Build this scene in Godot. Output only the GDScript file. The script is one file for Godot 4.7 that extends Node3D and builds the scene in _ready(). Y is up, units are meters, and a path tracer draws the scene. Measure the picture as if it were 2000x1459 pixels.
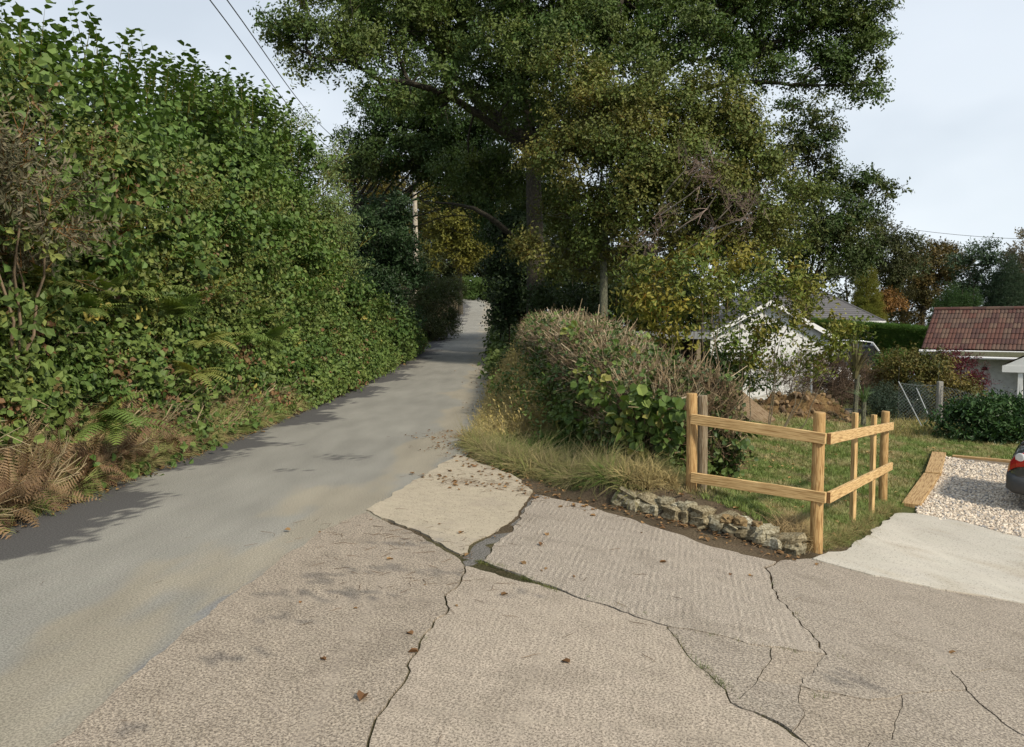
extends Node3D
# A Devon-like lane in October: hazel bank, cracked concrete apron, new post-and-rail fence, oak over the lane, bungalow in the dip.

const FOCAL := 1570.0
const EYE := 1.6
const PITCH := 0.0589
var rng := RandomNumberGenerator.new()
var nz := FastNoiseLite.new()
var taken := {}
var M := {}
var SP := {}
var hedge_path := [Vector2(1.72, 8.3), Vector2(1.25, 10.4), Vector2(0.98, 13.5), Vector2(0.85, 17.0), Vector2(0.8, 22.0)]

# ---------------------------------------------------------------- mesh helpers
class MB:
	var v := PackedVector3Array()
	var c := PackedColorArray()
	var uv := PackedVector2Array()
	var ix := PackedInt32Array()
	func vert(p: Vector3, col: Color = Color.WHITE, t: Vector2 = Vector2.ZERO) -> int:
		v.append(p); c.append(col); uv.append(t)
		return v.size() - 1
	func tri(a: Vector3, b: Vector3, d: Vector3, col: Color = Color.WHITE):
		var n := v.size()
		v.append(a); v.append(b); v.append(d)
		c.append(col); c.append(col); c.append(col)
		uv.append(Vector2.ZERO); uv.append(Vector2.ZERO); uv.append(Vector2.ZERO)
		ix.append(n); ix.append(n + 1); ix.append(n + 2)
	func quad(a: Vector3, b: Vector3, d: Vector3, e: Vector3, col: Color = Color.WHITE, u0 := Vector2.ZERO, u1 := Vector2.ZERO):
		var n := v.size()
		v.append(a); v.append(b); v.append(d); v.append(e)
		for k in 4: c.append(col)
		uv.append(u0); uv.append(Vector2(u1.x, u0.y)); uv.append(u1); uv.append(Vector2(u0.x, u1.y))
		for k in [0, 1, 2, 0, 2, 3]: ix.append(n + k)
	func box(t: Transform3D, s: Vector3, bev := 0.0, col: Color = Color.WHITE):
		# chamfered box; length of the grain runs along local x
		var h := s * 0.5
		var off := Vector2(t.origin.x * 0.37 + t.origin.y, t.origin.z * 0.41)
		var ax := [Vector3.RIGHT, Vector3.UP, Vector3.BACK]
		for a in 3:
			var u: int = (a + 1) % 3
			var w: int = (a + 2) % 3
			for sg in [-1.0, 1.0]:
				var q := []
				for k in [[-1, -1], [1, -1], [1, 1], [-1, 1]]:
					var p := Vector3.ZERO
					p[a] = sg * h[a]
					p[u] = k[0] * (h[u] - bev)
					p[w] = k[1] * (h[w] - bev)
					q.append(p)
				var n := v.size()
				for p in q:
					v.append(t * p); c.append(col)
					uv.append(off + (Vector2(p.x, p.z + p.y) if a == 1 else Vector2(p.x, p.y + p.z * 0.7) if a == 2 else Vector2(p.y * 0.1, p.z)))
				for k in [0, 1, 2, 0, 2, 3]: ix.append(n + k)
		if bev > 0.0:
			for a in 3:
				var u: int = (a + 1) % 3
				var w: int = (a + 2) % 3
				for su in [-1.0, 1.0]:
					for sw in [-1.0, 1.0]:
						var q := []
						for k in [[-1, 0], [1, 0], [1, 1], [-1, 1]]:
							var p := Vector3.ZERO
							p[a] = k[0] * (h[a] - bev)
							p[u] = su * (h[u] if k[1] == 0 else h[u] - bev)
							p[w] = sw * (h[w] - bev if k[1] == 0 else h[w])
							q.append(p)
						var n := v.size()
						for p in q:
							v.append(t * p); c.append(col); uv.append(off + Vector2(p.x, p.y + p.z))
						for k in [0, 1, 2, 0, 2, 3]: ix.append(n + k)
			for sx in [-1.0, 1.0]:
				for sy in [-1.0, 1.0]:
					for sz in [-1.0, 1.0]:
						tri(t * Vector3(sx * h.x, sy * (h.y - bev), sz * (h.z - bev)), t * Vector3(sx * (h.x - bev), sy * h.y, sz * (h.z - bev)), t * Vector3(sx * (h.x - bev), sy * (h.y - bev), sz * h.z), col)
	func tube(path: Array, radii: Array, sides := 6, col: Color = Color.WHITE, caps := true):
		var first := v.size()
		var ref := Vector3(0.31, 0.12, 0.94)
		var run := 0.0
		for i in path.size():
			var d: Vector3 = (path[mini(i + 1, path.size() - 1)] - path[maxi(i - 1, 0)]).normalized()
			var s := (ref - d * ref.dot(d)).normalized()
			if s.length() < 0.5: s = d.cross(Vector3.RIGHT).normalized()
			var e := d.cross(s)
			ref = s
			if i > 0: run += path[i].distance_to(path[i - 1])
			for k in sides + 1:
				var a := TAU * k / sides
				vert(path[i] + (s * cos(a) + e * sin(a)) * radii[i], col, Vector2(run, a / TAU * TAU * radii[0]))
		for i in path.size() - 1:
			for k in sides:
				var a := first + i * (sides + 1) + k
				var b := a + sides + 1
				for q in [a, b, b + 1, a, b + 1, a + 1]: ix.append(q)
		if caps:
			for e in [0, path.size() - 1]:
				var n := vert(path[e], col, Vector2(run, 0.0))
				for k in sides:
					ix.append(n)
					ix.append(first + e * (sides + 1) + k)
					ix.append(first + e * (sides + 1) + k + 1)
	func leaf(b: Vector3, d: Vector3, n: Vector3, l: float, w: float, round_leaf := false, col: Color = Color.WHITE, fold := 0.18):
		var s := d.cross(n).normalized()
		n = s.cross(d).normalized()
		if round_leaf:
			var l1 := b + d * l * 0.22 + s * w * 0.44 + n * w * fold
			var l2 := b + d * l * 0.68 + s * w * 0.46 + n * w * fold
			var tip := b + d * l - n * l * 0.12
			var r2 := b + d * l * 0.68 - s * w * 0.46 + n * w * fold
			var r1 := b + d * l * 0.22 - s * w * 0.44 + n * w * fold
			tri(b, l1, l2, col); tri(b, l2, tip, col); tri(b, tip, r2, col); tri(b, r2, r1, col)
		else:
			var tip := b + d * l - n * l * 0.1
			tri(b, b + d * l * 0.5 + s * w * 0.5 + n * w * fold, tip, col)
			tri(b, tip, b + d * l * 0.5 - s * w * 0.5 + n * w * fold, col)
	func mesh(smooth := false) -> ArrayMesh:
		var a := []
		a.resize(Mesh.ARRAY_MAX)
		a[Mesh.ARRAY_VERTEX] = v
		a[Mesh.ARRAY_COLOR] = c
		a[Mesh.ARRAY_TEX_UV] = uv
		a[Mesh.ARRAY_INDEX] = ix
		if smooth:
			var n := PackedVector3Array()
			n.resize(v.size())
			for i in range(0, ix.size(), 3):
				var f := (v[ix[i + 2]] - v[ix[i]]).cross(v[ix[i + 1]] - v[ix[i]])
				n[ix[i]] += f; n[ix[i + 1]] += f; n[ix[i + 2]] += f
			for i in n.size(): n[i] = n[i].normalized() if n[i].length_squared() > 1e-16 else Vector3.UP
			a[Mesh.ARRAY_NORMAL] = n
		var m := ArrayMesh.new()
		m.add_surface_from_arrays(Mesh.PRIMITIVE_TRIANGLES, a)
		return m

class Scat:
	var b := PackedFloat32Array()
	var n := 0
	func add(B: Basis, p: Vector3, c: Color):
		b.append_array(PackedFloat32Array([B.x.x, B.y.x, B.z.x, p.x, B.x.y, B.y.y, B.z.y, p.y, B.x.z, B.y.z, B.z.z, p.z, c.r, c.g, c.b, 1.0]))
		n += 1

func numbered(called: String) -> String:
	var k: int = taken.get(called, 0)
	taken[called] = k + 1
	return called if k == 0 else "%s_%03d" % [called, k]
func tag(o: Node, label: String, category := "", group := "", kind := "") -> Node:
	if label: o.set_meta("label", label)
	if category: o.set_meta("category", category)
	if group: o.set_meta("group", group)
	if kind: o.set_meta("kind", kind)
	return o
func thing(called: String, label: String, category: String, at_ := Vector3.ZERO, group := "", yaw := 0.0) -> Node3D:
	var o := Node3D.new()
	o.name = numbered(called)
	o.position = at_
	o.rotation.y = yaw
	add_child(o)
	tag(o, label, category, group)
	return o
func obj(called: String, m: Mesh, mat: Material, parent: Node = null, origin := Vector3.ZERO) -> MeshInstance3D:
	var o := MeshInstance3D.new()
	o.name = numbered(called) if parent == null else called
	o.mesh = m
	if mat: o.material_override = mat
	o.position = origin
	if parent == null: add_child(o)
	else: parent.add_child(o, true)
	return o
func multi(called: String, m: Mesh, mat: Material, s: Scat, parent: Node = null) -> MultiMeshInstance3D:
	var mm := MultiMesh.new()
	mm.transform_format = MultiMesh.TRANSFORM_3D
	mm.use_colors = true
	mm.mesh = m
	mm.instance_count = s.n
	mm.buffer = s.b
	var o := MultiMeshInstance3D.new()
	o.name = numbered(called) if parent == null else called
	o.multimesh = mm
	o.material_override = mat
	if parent == null: add_child(o)
	else:
		parent.add_child(o, true)
		o.set_meta("kind", "stuff")
	return o
func structure(o: Node) -> Node:
	o.set_meta("kind", "structure")
	return o

# ---------------------------------------------------------------- geometry of the place
func ray(px: float, py: float) -> Vector3:
	var x := (px - 1000.0) / FOCAL
	var y := (729.5 - py) / FOCAL
	var w := Vector3(x, y * cos(PITCH) - sin(PITCH), -y * sin(PITCH) - cos(PITCH))
	return w / -w.z
func at(px: float, py: float, d: float) -> Vector3:
	return Vector3(0, EYE, 0) + ray(px, py) * d
func G(px: float, py: float, lift := 0.0) -> Vector3:
	# the point of the ground seen along that ray
	var r := ray(px, py)
	var d := (EYE) / -r.y
	for k in 40:
		d = lerpf(d, (EYE - H(r.x * d, d) - lift) / -r.y, 0.6)
	return Vector3(r.x * d, EYE + r.y * d, -d)
func G2(px: float, py: float) -> Vector2:
	var p := G(px, py)
	return Vector2(p.x, -p.z)
func curve(t: float, pts: Array) -> float:
	if t <= pts[0][0]: return pts[0][1]
	for i in pts.size() - 1:
		if t <= pts[i + 1][0]:
			var x0: float = pts[i][0]
			var x1: float = pts[i + 1][0]
			var y0: float = pts[i][1]
			var y1: float = pts[i + 1][1]
			var m0: float = (y1 - pts[maxi(i - 1, 0)][1]) / (x1 - pts[maxi(i - 1, 0)][0])
			var m1: float = (pts[mini(i + 2, pts.size() - 1)][1] - y0) / (pts[mini(i + 2, pts.size() - 1)][0] - x0)
			var s := (t - x0) / (x1 - x0)
			var h := x1 - x0
			return (2 * s * s * s - 3 * s * s + 1) * y0 + (s * s * s - 2 * s * s + s) * h * m0 + (3 * s * s - 2 * s * s * s) * y1 + (s * s * s - s * s) * h * m1
	return pts[-1][1]
var LY := [[-30.0, 0.0], [9.0, 0.0], [17.0, 0.07], [27.0, 0.35], [40.0, 0.85], [52.0, 1.5], [68.0, 2.75], [83.0, 4.1], [110.0, 5.2], [300.0, 8.0]]
var LL := [[-30.0, -4.2], [6.0, -4.0], [27.0, -3.75], [45.0, -3.9], [60.0, -4.3], [83.0, -5.2], [95.0, -8.0], [104.0, -14.0], [112.0, -24.0]]
var LR := [[-30.0, -2.7], [0.0, -2.2], [3.05, -1.75], [6.6, -1.26], [10.1, -0.71], [14.0, -0.5], [18.0, -0.48], [27.0, -0.62], [52.0, -1.25], [68.0, -1.6], [83.0, -2.2], [93.0, -3.4], [104.0, -8.0], [112.0, -16.0]]
func hedge_dist(x: float, d: float) -> float:
	var p := Vector2(x, d)
	var best := 99.0
	for i in hedge_path.size() - 1:
		best = minf(best, p.distance_to(Geometry2D.get_closest_point_to_segment(p, hedge_path[i], hedge_path[i + 1])))
	return best
func H(x: float, d: float) -> float:
	var ly := curve(d, LY)
	var xl := curve(d, LL) - 0.12
	if x < xl:
		var t := xl - x
		return ly + 1.55 * smoothstep(0.0, 1.75, t) + 0.25 * smoothstep(1.5, 30.0, t)
	if x < -1.2: return ly
	var sx := x - 1.1
	sx = 0.5 * (sx + sqrt(sx * sx + 0.25))
	var b := lerpf(0.165, 0.088, smoothstep(9.0, 14.0, d))
	var cap := lerpf(0.5, 0.85, smoothstep(14.0, 30.0, d))
	var f := b * sx
	if f > cap: f = cap + 0.22 * (1.0 - exp(-(f - cap) / 0.22))
	var y := ly * (1.0 - smoothstep(1.0, 9.0, x)) - f * (1.0 - smoothstep(60.0, 100.0, d))
	if d > 6.5 and d < 24.0 and x > -1.5 and x < 4.0:
		var h := hedge_dist(x, d) / 0.75
		y += lerpf(0.26, 0.8, smoothstep(8.4, 12.5, d)) * (1.0 - smoothstep(19.0, 24.0, d)) * exp(-h * h)
	if d > 5.8 and d < 8.8 and x > 0.2 and x < 3.4:   # earth held up by the low stone wall
		var w := Vector2(x - 0.95, d - 7.22)
		var s := w.x * 0.811 - w.y * 0.584
		var q := w.x * 0.584 + w.y * 0.811
		y += 0.2 * smoothstep(0.0, 0.13, q) * (1.0 - smoothstep(0.5, 1.3, q)) * smoothstep(-0.8, 0.1, s) * (1.0 - smoothstep(1.0, 1.6, s))
	return y
func on(p: Vector2, lift := 0.0) -> Vector3:
	return Vector3(p.x, H(p.x, p.y) + lift, -p.y)

func rnd(a: float, b: float) -> float:
	return rng.randf_range(a, b)
func rdir() -> Vector3:
	var z := rng.randf_range(-1.0, 1.0)
	var a := rng.randf() * TAU
	var r := sqrt(1.0 - z * z)
	return Vector3(r * cos(a), z, r * sin(a))
func aim(dir: Vector3, s: float) -> Basis:
	# y axis along dir, any turn about it
	var y := dir.normalized()
	var x := y.cross(rdir()).normalized()
	if x.length_squared() < 0.5: x = y.cross(Vector3(0.3, 0.5, 0.8)).normalized()
	return Basis(x * s, y * s, x.cross(y) * s)
func mixc(a: Color, b: Color, t: float, dv := 0.2) -> Color:
	var k := 1.0 + rng.randf_range(-dv, dv)
	var c := a.lerp(b, t)
	return Color(c.r * k, c.g * k, c.b * k)

# ---------------------------------------------------------------- materials
func noise_tex(seed_: int, freq: float, stops: Array, type := FastNoiseLite.TYPE_SIMPLEX_SMOOTH, oct := 4, size := 1024, gain := 0.5) -> NoiseTexture2D:
	var n := FastNoiseLite.new()
	n.seed = seed_
	n.noise_type = type
	n.frequency = freq
	n.fractal_octaves = oct
	if oct < 2: n.fractal_type = FastNoiseLite.FRACTAL_NONE
	n.fractal_gain = gain
	var t := NoiseTexture2D.new()
	t.width = size
	t.height = size
	t.seamless = true
	t.noise = n
	if stops:
		var g := Gradient.new()
		var o := PackedFloat32Array()
		var cs := PackedColorArray()
		for s in stops:
			o.append(s[0]); cs.append(s[1])
		g.offsets = o
		g.colors = cs
		t.color_ramp = g
	return t
func lin(r: float, g: float, b: float) -> Color:
	return Color(r, g, b).linear_to_srgb()
func mat(col: Color, rough := 0.85, tex: Texture2D = null, scale := 1.0, vcol := false, spec := 0.4) -> StandardMaterial3D:
	var m := StandardMaterial3D.new()
	m.albedo_color = col.linear_to_srgb()
	m.roughness = rough
	m.metallic_specular = spec
	m.vertex_color_use_as_albedo = vcol
	m.cull_mode = BaseMaterial3D.CULL_DISABLED
	if tex:
		m.albedo_texture = tex
		m.uv1_scale = Vector3(scale, scale, scale)
	return m
func tri_planar(m: StandardMaterial3D, s: Vector3, world := true) -> StandardMaterial3D:
	m.uv1_triplanar = true
	m.uv1_world_triplanar = world
	m.uv1_scale = s
	return m
func leaf_mat(back: Color, rough := 0.55, spec := 0.35) -> StandardMaterial3D:
	var m := mat(Color.WHITE, rough, null, 1.0, true, spec)
	m.backlight_enabled = true
	m.backlight = back.linear_to_srgb()
	return m
func grey(v_: float) -> Color:
	return Color(v_, v_, v_)
func ridged(lo: float, hi: float) -> ImageTexture:
	# tamped concrete: rough parallel ridges about 4 cm apart, broken by noise; covers 1 m
	var size := 512
	var n := FastNoiseLite.new()
	n.seed = 5
	n.frequency = 0.012
	var f := FastNoiseLite.new()
	f.seed = 9
	f.frequency = 0.18
	f.fractal_octaves = 2
	var a := n.get_seamless_image(size, size).get_data()
	var b := f.get_seamless_image(size, size).get_data()
	var out := PackedByteArray()
	out.resize(size * size)
	for y in size:
		for x in size:
			var i := y * size + x
			var w := a[i] / 255.0
			var s := sin(TAU * (x / 512.0 * 24.0) + w * 2.6)
			out[i] = clampi(int(118.0 + s * 44.0 * clampf(w * 3.0 - 1.05, 0.0, 1.0) + (b[i] - 128) * 0.75), 0, 255)
	for i in out.size(): out[i] = int(lerpf(lo, hi, clampf((out[i] - 50) / 130.0, 0.0, 1.0)))
	return ImageTexture.create_from_image(Image.create_from_data(size, size, false, Image.FORMAT_L8, out))
func make_materials():
	var grit := noise_tex(3, 0.07, [[0.0, grey(0.5)], [0.25, Color(0.66, 0.64, 0.62)], [0.45, grey(0.82)], [0.62, Color(0.93, 0.92, 0.9)], [0.8, grey(1.0)], [1.0, grey(1.0)]], FastNoiseLite.TYPE_SIMPLEX, 4, 1024, 0.8)
	var flecks := noise_tex(8, 0.13, [[0.0, grey(0.4)], [0.17, grey(0.55)], [0.24, grey(0.84)], [0.74, grey(0.88)], [0.8, Color(1, 0.99, 0.96)], [1.0, grey(1.0)]], FastNoiseLite.TYPE_SIMPLEX, 2)
	var specks := noise_tex(21, 0.055, [[0.0, grey(0.92)], [0.5, grey(0.98)], [0.74, grey(1.0)], [0.82, grey(0.8)], [1.0, grey(0.66)]], FastNoiseLite.TYPE_SIMPLEX, 2)
	var bump := noise_tex(4, 0.2, [], FastNoiseLite.TYPE_SIMPLEX, 3, 512)
	M.conc = mat(Color.WHITE, 0.92, grit, 0.55, true, 0.3)
	M.conc.heightmap_enabled = true
	M.conc.heightmap_texture = bump
	M.conc.heightmap_scale = 0.07
	M.conc.detail_enabled = true
	M.conc.detail_albedo = flecks
	M.conc.detail_blend_mode = BaseMaterial3D.BLEND_MODE_MUL
	M.conc.detail_uv_layer = BaseMaterial3D.DETAIL_UV_1
	M.rib = M.conc.duplicate()
	M.rib.heightmap_texture = ridged(30.0, 225.0)
	M.rib.albedo_texture = noise_tex(17, 0.055, [[0.0, grey(0.42)], [0.22, Color(0.6, 0.58, 0.56)], [0.42, grey(0.82)], [0.62, Color(0.92, 0.91, 0.89)], [0.78, grey(1.0)], [1.0, grey(1.0)]], FastNoiseLite.TYPE_SIMPLEX, 4, 1024, 0.8)
	M.rib.detail_albedo = ridged(205.0, 255.0)   # dirt lies in the grooves
	M.rib.uv1_scale = Vector3(0.95, 0.8, 1)
	M.rib.heightmap_scale = 0.36
	M.faint_rib = M.rib.duplicate()
	M.faint_rib.heightmap_scale = 0.13
	M.faint_rib.detail_albedo = ridged(228.0, 255.0)
	M.smooth_conc = mat(Color.WHITE, 0.9, specks, 0.4, true, 0.3)
	M.smooth_conc.heightmap_enabled = true
	M.smooth_conc.heightmap_texture = bump
	M.smooth_conc.heightmap_scale = 0.05
	M.road = mat(Color.WHITE, 0.93, noise_tex(13, 0.08, [[0.0, grey(0.6)], [0.3, grey(0.74)], [0.5, grey(0.85)], [0.68, grey(0.95)], [1.0, grey(1.0)]], FastNoiseLite.TYPE_SIMPLEX, 4, 1024, 0.85), 0.6, true, 0.3)
	M.road.heightmap_enabled = true
	M.road.heightmap_texture = bump
	M.road.heightmap_scale = 0.16
	M.soil = tri_planar(mat(Color.WHITE, 1.0, noise_tex(31, 0.05, [[0.0, grey(0.45)], [0.5, grey(0.85)], [1.0, grey(1.0)]], FastNoiseLite.TYPE_SIMPLEX, 4), 1.0, true, 0.1), Vector3(0.8, 0.8, 0.8))
	var grain := noise_tex(41, 0.02, [[0.0, Color(0.62, 0.55, 0.45)], [0.42, Color(0.86, 0.8, 0.72)], [0.55, Color(1, 0.98, 0.94)], [0.8, Color(0.93, 0.88, 0.8)], [1.0, Color(0.7, 0.6, 0.48)]], FastNoiseLite.TYPE_SIMPLEX_SMOOTH, 4, 512)
	M.pine = mat(Color(0.62, 0.46, 0.245), 0.75, grain)
	M.pine.uv1_scale = Vector3(0.28, 9.0, 1.0)
	M.post = mat(Color(0.48, 0.335, 0.165), 0.75, grain)
	M.post.uv1_scale = Vector3(0.5, 7.0, 1.0)
	M.pine_end = mat(Color(0.26, 0.15, 0.075), 0.9, grain)
	M.sleeper = mat(Color(0.47, 0.34, 0.185), 0.8, grain)
	M.sleeper.uv1_scale = Vector3(0.25, 5.0, 1.0)
	M.old_wood = mat(Color(0.26, 0.23, 0.18), 0.9, grain)
	M.old_wood.uv1_scale = Vector3(0.5, 8.0, 1.0)
	M.plank = mat(Color(0.32, 0.25, 0.175), 0.9, grain)
	M.plank.uv1_scale = Vector3(0.4, 6.0, 1.0)
	M.bark = mat(Color(0.13, 0.11, 0.085), 0.95, noise_tex(51, 0.03, [[0.0, grey(0.4)], [0.5, grey(0.85)], [0.8, Color(0.95, 1, 0.9)], [1, grey(1)]], FastNoiseLite.TYPE_SIMPLEX, 4, 512))
	M.bark.uv1_scale = Vector3(0.35, 1.6, 1)
	M.bark.heightmap_enabled = true
	M.bark.heightmap_texture = bump
	M.bark.heightmap_scale = 3.0
	M.pale_bark = M.bark.duplicate()
	M.pale_bark.albedo_color = lin(0.34, 0.33, 0.24)
	M.twig = mat(Color.WHITE, 0.9, null, 1.0, true, 0.2)
	M.stone = tri_planar(mat(Color.WHITE, 0.95, noise_tex(61, 0.022, [[0.0, Color(0.42, 0.41, 0.36)], [0.45, Color(0.7, 0.68, 0.62)], [0.62, Color(0.8, 0.79, 0.73)], [0.72, Color(0.92, 0.92, 0.88)], [1, Color(1, 1, 0.98)]], FastNoiseLite.TYPE_SIMPLEX, 5, 512), 1.0, true, 0.2), Vector3(3, 3, 3))
	M.leaf = leaf_mat(Color(0.3, 0.36, 0.1))
	M.gloss_leaf = leaf_mat(Color(0.2, 0.26, 0.08), 0.48, 0.4)
	M.dry = leaf_mat(Color(0.24, 0.21, 0.11), 0.8, 0.2)
	M.render = tri_planar(mat(Color(0.78, 0.78, 0.76), 0.95, noise_tex(71, 0.02, [[0, grey(0.86)], [0.5, grey(0.97)], [1, grey(1)]], FastNoiseLite.TYPE_SIMPLEX, 5, 512), 1.0, false, 0.2), Vector3(0.5, 0.5, 0.5))
	M.white_plastic = mat(Color(0.8, 0.8, 0.8), 0.4)
	M.white_paint = mat(Color(0.78, 0.78, 0.76), 0.55)
	M.slate = tri_planar(mat(Color(0.17, 0.165, 0.17), 0.75, noise_tex(81, 0.05, [[0, grey(0.6)], [0.5, grey(0.9)], [1, grey(1)]], FastNoiseLite.TYPE_SIMPLEX, 4, 512), 1.0, true), Vector3(0.6, 2.5, 0.6))
	M.tile = tri_planar(mat(Color.WHITE, 0.9, noise_tex(91, 0.05, [[0, Color(0.5, 0.46, 0.45)], [0.45, Color(0.85, 0.82, 0.8)], [0.7, grey(1)], [1, Color(1, 1, 0.8)]], FastNoiseLite.TYPE_SIMPLEX, 4, 512), 1.0, true, 0.3), Vector3(2, 2, 2))
	M.dark = mat(Color(0.02, 0.02, 0.02), 0.7)
	M.felt = mat(Color(0.12, 0.12, 0.115), 0.9)
	M.glass = mat(Color(0.012, 0.014, 0.016), 0.06, null, 1.0, false, 0.6)
	M.car_paint = mat(Color(0.045, 0.05, 0.058), 0.3, null, 1.0, false, 0.5)
	M.car_paint.clearcoat_enabled = true
	M.car_paint.clearcoat = 1.0
	M.car_paint.clearcoat_roughness = 0.05
	M.white_car = M.car_paint.duplicate()
	M.white_car.albedo_color = lin(0.78, 0.8, 0.82)
	M.bumper = mat(Color(0.06, 0.063, 0.066), 0.5)
	M.rubber = mat(Color(0.02, 0.02, 0.02), 0.85)
	M.alloy = mat(Color(0.5, 0.5, 0.5), 0.35)
	M.alloy.metallic = 0.8
	M.red_lens = mat(Color(0.35, 0.008, 0.012), 0.12, null, 1.0, false, 0.6)
	M.clear_lens = mat(Color(0.62, 0.62, 0.6), 0.12, null, 1.0, false, 0.6)
	M.concrete_post = tri_planar(mat(Color(0.36, 0.35, 0.32), 0.95, grit), Vector3(1.5, 1.5, 1.5))
	M.galv = mat(Color(0.34, 0.36, 0.36), 0.55)
	M.galv.metallic = 0.4
	M.wire = mat(Color(0.05, 0.05, 0.05), 0.6)
	M.pole = mat(Color(0.5, 0.49, 0.46), 0.9, grain)
	M.pole.uv1_scale = Vector3(0.3, 5, 1)
	M.clay = tri_planar(mat(Color.WHITE, 1.0, noise_tex(101, 0.03, [[0, Color(0.45, 0.4, 0.35)], [0.5, Color(0.85, 0.82, 0.78)], [1, grey(1)]], FastNoiseLite.TYPE_SIMPLEX, 5, 512), 1.0, true, 0.1), Vector3(1.2, 1.2, 1.2))
	M.gravel = mat(Color.WHITE, 0.9, null, 1.0, true, 0.3)

# ---------------------------------------------------------------- leaves, sprays, fronds, grass
func spray(n: int, length: float, ll: float, lw: float, round_leaf: bool, arms: int, spread: float, hang := 0.0, flat := 0.5) -> ArrayMesh:
	# a twig along +y whose side twigs carry leaves
	var mb := MB.new()
	var wood := Color(0.9, 0.55, 0.35)
	for a in arms:
		var out_ := Vector3(cos(TAU * a / arms + rnd(-0.5, 0.5)), 0, sin(TAU * a / arms + rnd(-0.5, 0.5)))
		var d := (Vector3.UP + out_ * spread * rnd(0.5, 1.1)).normalized() if arms > 1 else Vector3.UP
		var b := Vector3.UP * length * 0.15 * rnd(0.0, 1.0)
		var e := b + d * length * rnd(0.75, 1.05)
		var s := d.cross(Vector3(0.2, 0.3, 0.9)).normalized() * length * 0.012
		mb.tri(b - s, b + s, e, wood)
		for k in n:
			var t := (k + 0.6) / n
			var p := b.lerp(e, t)
			var side := d.cross(rdir()).normalized()
			var ld := (d * 0.45 + side * (1.0 - t * 0.45) + Vector3.DOWN * hang).normalized()
			var nn := (Vector3.UP * flat + d * 0.35 + rdir() * 0.55).normalized()
			var sc := rnd(0.7, 1.15)
			mb.leaf(p + side * ll * 0.12, ld, nn, ll * sc, lw * sc, round_leaf, grey(rnd(0.8, 1.16)))
	return mb.mesh()
func bare_twigs(n: int, length: float, r: float, spread: float) -> ArrayMesh:
	var mb := MB.new()
	for a in n:
		var d := (Vector3.UP + rdir() * spread).normalized()
		var p := Vector3(rnd(-0.04, 0.04), 0, rnd(-0.04, 0.04))
		var l := length * rnd(0.5, 1.0)
		var bend := rdir() * l * 0.12
		var c := grey(rnd(0.6, 1.25))
		mb.tube([p, p + d * l * 0.5 + bend, p + d * l + bend * 0.5], [r, r * 0.8, r * 0.55], 3, c, true)
		for s in 2:
			var t := rnd(0.3, 0.85)
			var q := p + d * l * t + bend * 0.8
			var e := q + (d + rdir() * 0.9).normalized() * l * rnd(0.2, 0.45)
			mb.tube([q, e], [r * 0.55, r * 0.3], 3, c, true)
	return mb.mesh()
func grass_tuft(n: int, h: float, w: float, lean: float, droop: float, seed_heads := false) -> ArrayMesh:
	var mb := MB.new()
	for k in n:
		var a := rng.randf() * TAU
		var out_ := Vector3(cos(a), 0, sin(a))
		var side := Vector3(-sin(a), 0, cos(a)).rotated(Vector3.UP, rnd(-0.8, 0.8))
		var p := out_ * rnd(0.0, 0.05)
		var hh := h * rnd(0.5, 1.1)
		var ln := lean * rnd(0.3, 1.2)
		var c := grey(rnd(0.7, 1.25))
		var prev := p
		var pw := w
		for s in 3:
			var t := (s + 1) / 3.0
			var q := p + Vector3.UP * hh * (t - droop * t * t * t) + out_ * hh * ln * t * t
			var qw := w * (1.0 - t * 0.92)
			if s < 2:
				mb.quad(prev - side * pw, prev + side * pw, q + side * qw, q - side * qw, c)
			else:
				mb.tri(prev - side * pw, prev + side * pw, q, c)
			prev = q
			pw = qw
		if seed_heads and k % 3 == 0:
			for s in 5:
				var q := prev + Vector3.DOWN * 0.03 * s
				mb.tri(q, q + rdir() * 0.025, q + Vector3.UP * 0.03 + rdir() * 0.012, Color(1.15, 1.0, 0.8))
	return mb.mesh()
func frond(l: float, arch: float, pairs := 15) -> ArrayMesh:
	# bracken: stalk rising along +y and arching to +z, pinnae in pairs with toothed edges
	var mb := MB.new()
	var pts := []
	for i in 12:
		var t := i / 11.0
		pts.append(Vector3(0, l * (t - arch * 0.45 * t * t), l * arch * t * t))
	var rr := []
	for i in 12: rr.append(0.005 * (1.0 - i / 12.0) + 0.001)
	mb.tube(pts, rr, 3, Color(0.9, 0.8, 0.4), false)
	for k in pairs:
		var t := 0.26 + 0.74 * k / (pairs - 0.0)
		var f := t * 11.0
		var i := mini(int(f), 10)
		var p: Vector3 = pts[i].lerp(pts[i + 1], f - i)
		var d: Vector3 = (pts[i + 1] - pts[i]).normalized()
		var n := d.cross(Vector3.RIGHT).normalized()
		var pl := l * 0.30 * pow(1.0 - (t - 0.26) / 0.78, 0.75) * rnd(0.85, 1.1)
		for s in [-1.0, 1.0]:
			var pd: Vector3 = (Vector3.RIGHT * s + d * 0.35 + Vector3.DOWN * 0.14 + rdir() * 0.06).normalized()
			var cr := pd.cross(n).normalized()
			var c := grey(rnd(0.8, 1.15))
			var prev := p
			var pw := l * 0.02
			for q in 10:
				var u := (q + 1) / 10.0
				var b := p + pd * pl * u - n * pl * 0.16 * u * u + Vector3.DOWN * pl * 0.1 * u * u
				var wd := l * (0.031 if q % 2 else 0.017) * (1.0 - pow(u, 1.6)) * (0.5 + pl / l * 1.7)
				mb.quad(prev - cr * pw, prev + cr * pw, b + cr * wd + pd * (0.008 if q % 2 else 0.0), b - cr * wd + pd * (0.008 if q % 2 else 0.0), c)
				prev = b
				pw = wd
	return mb.mesh()
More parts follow.
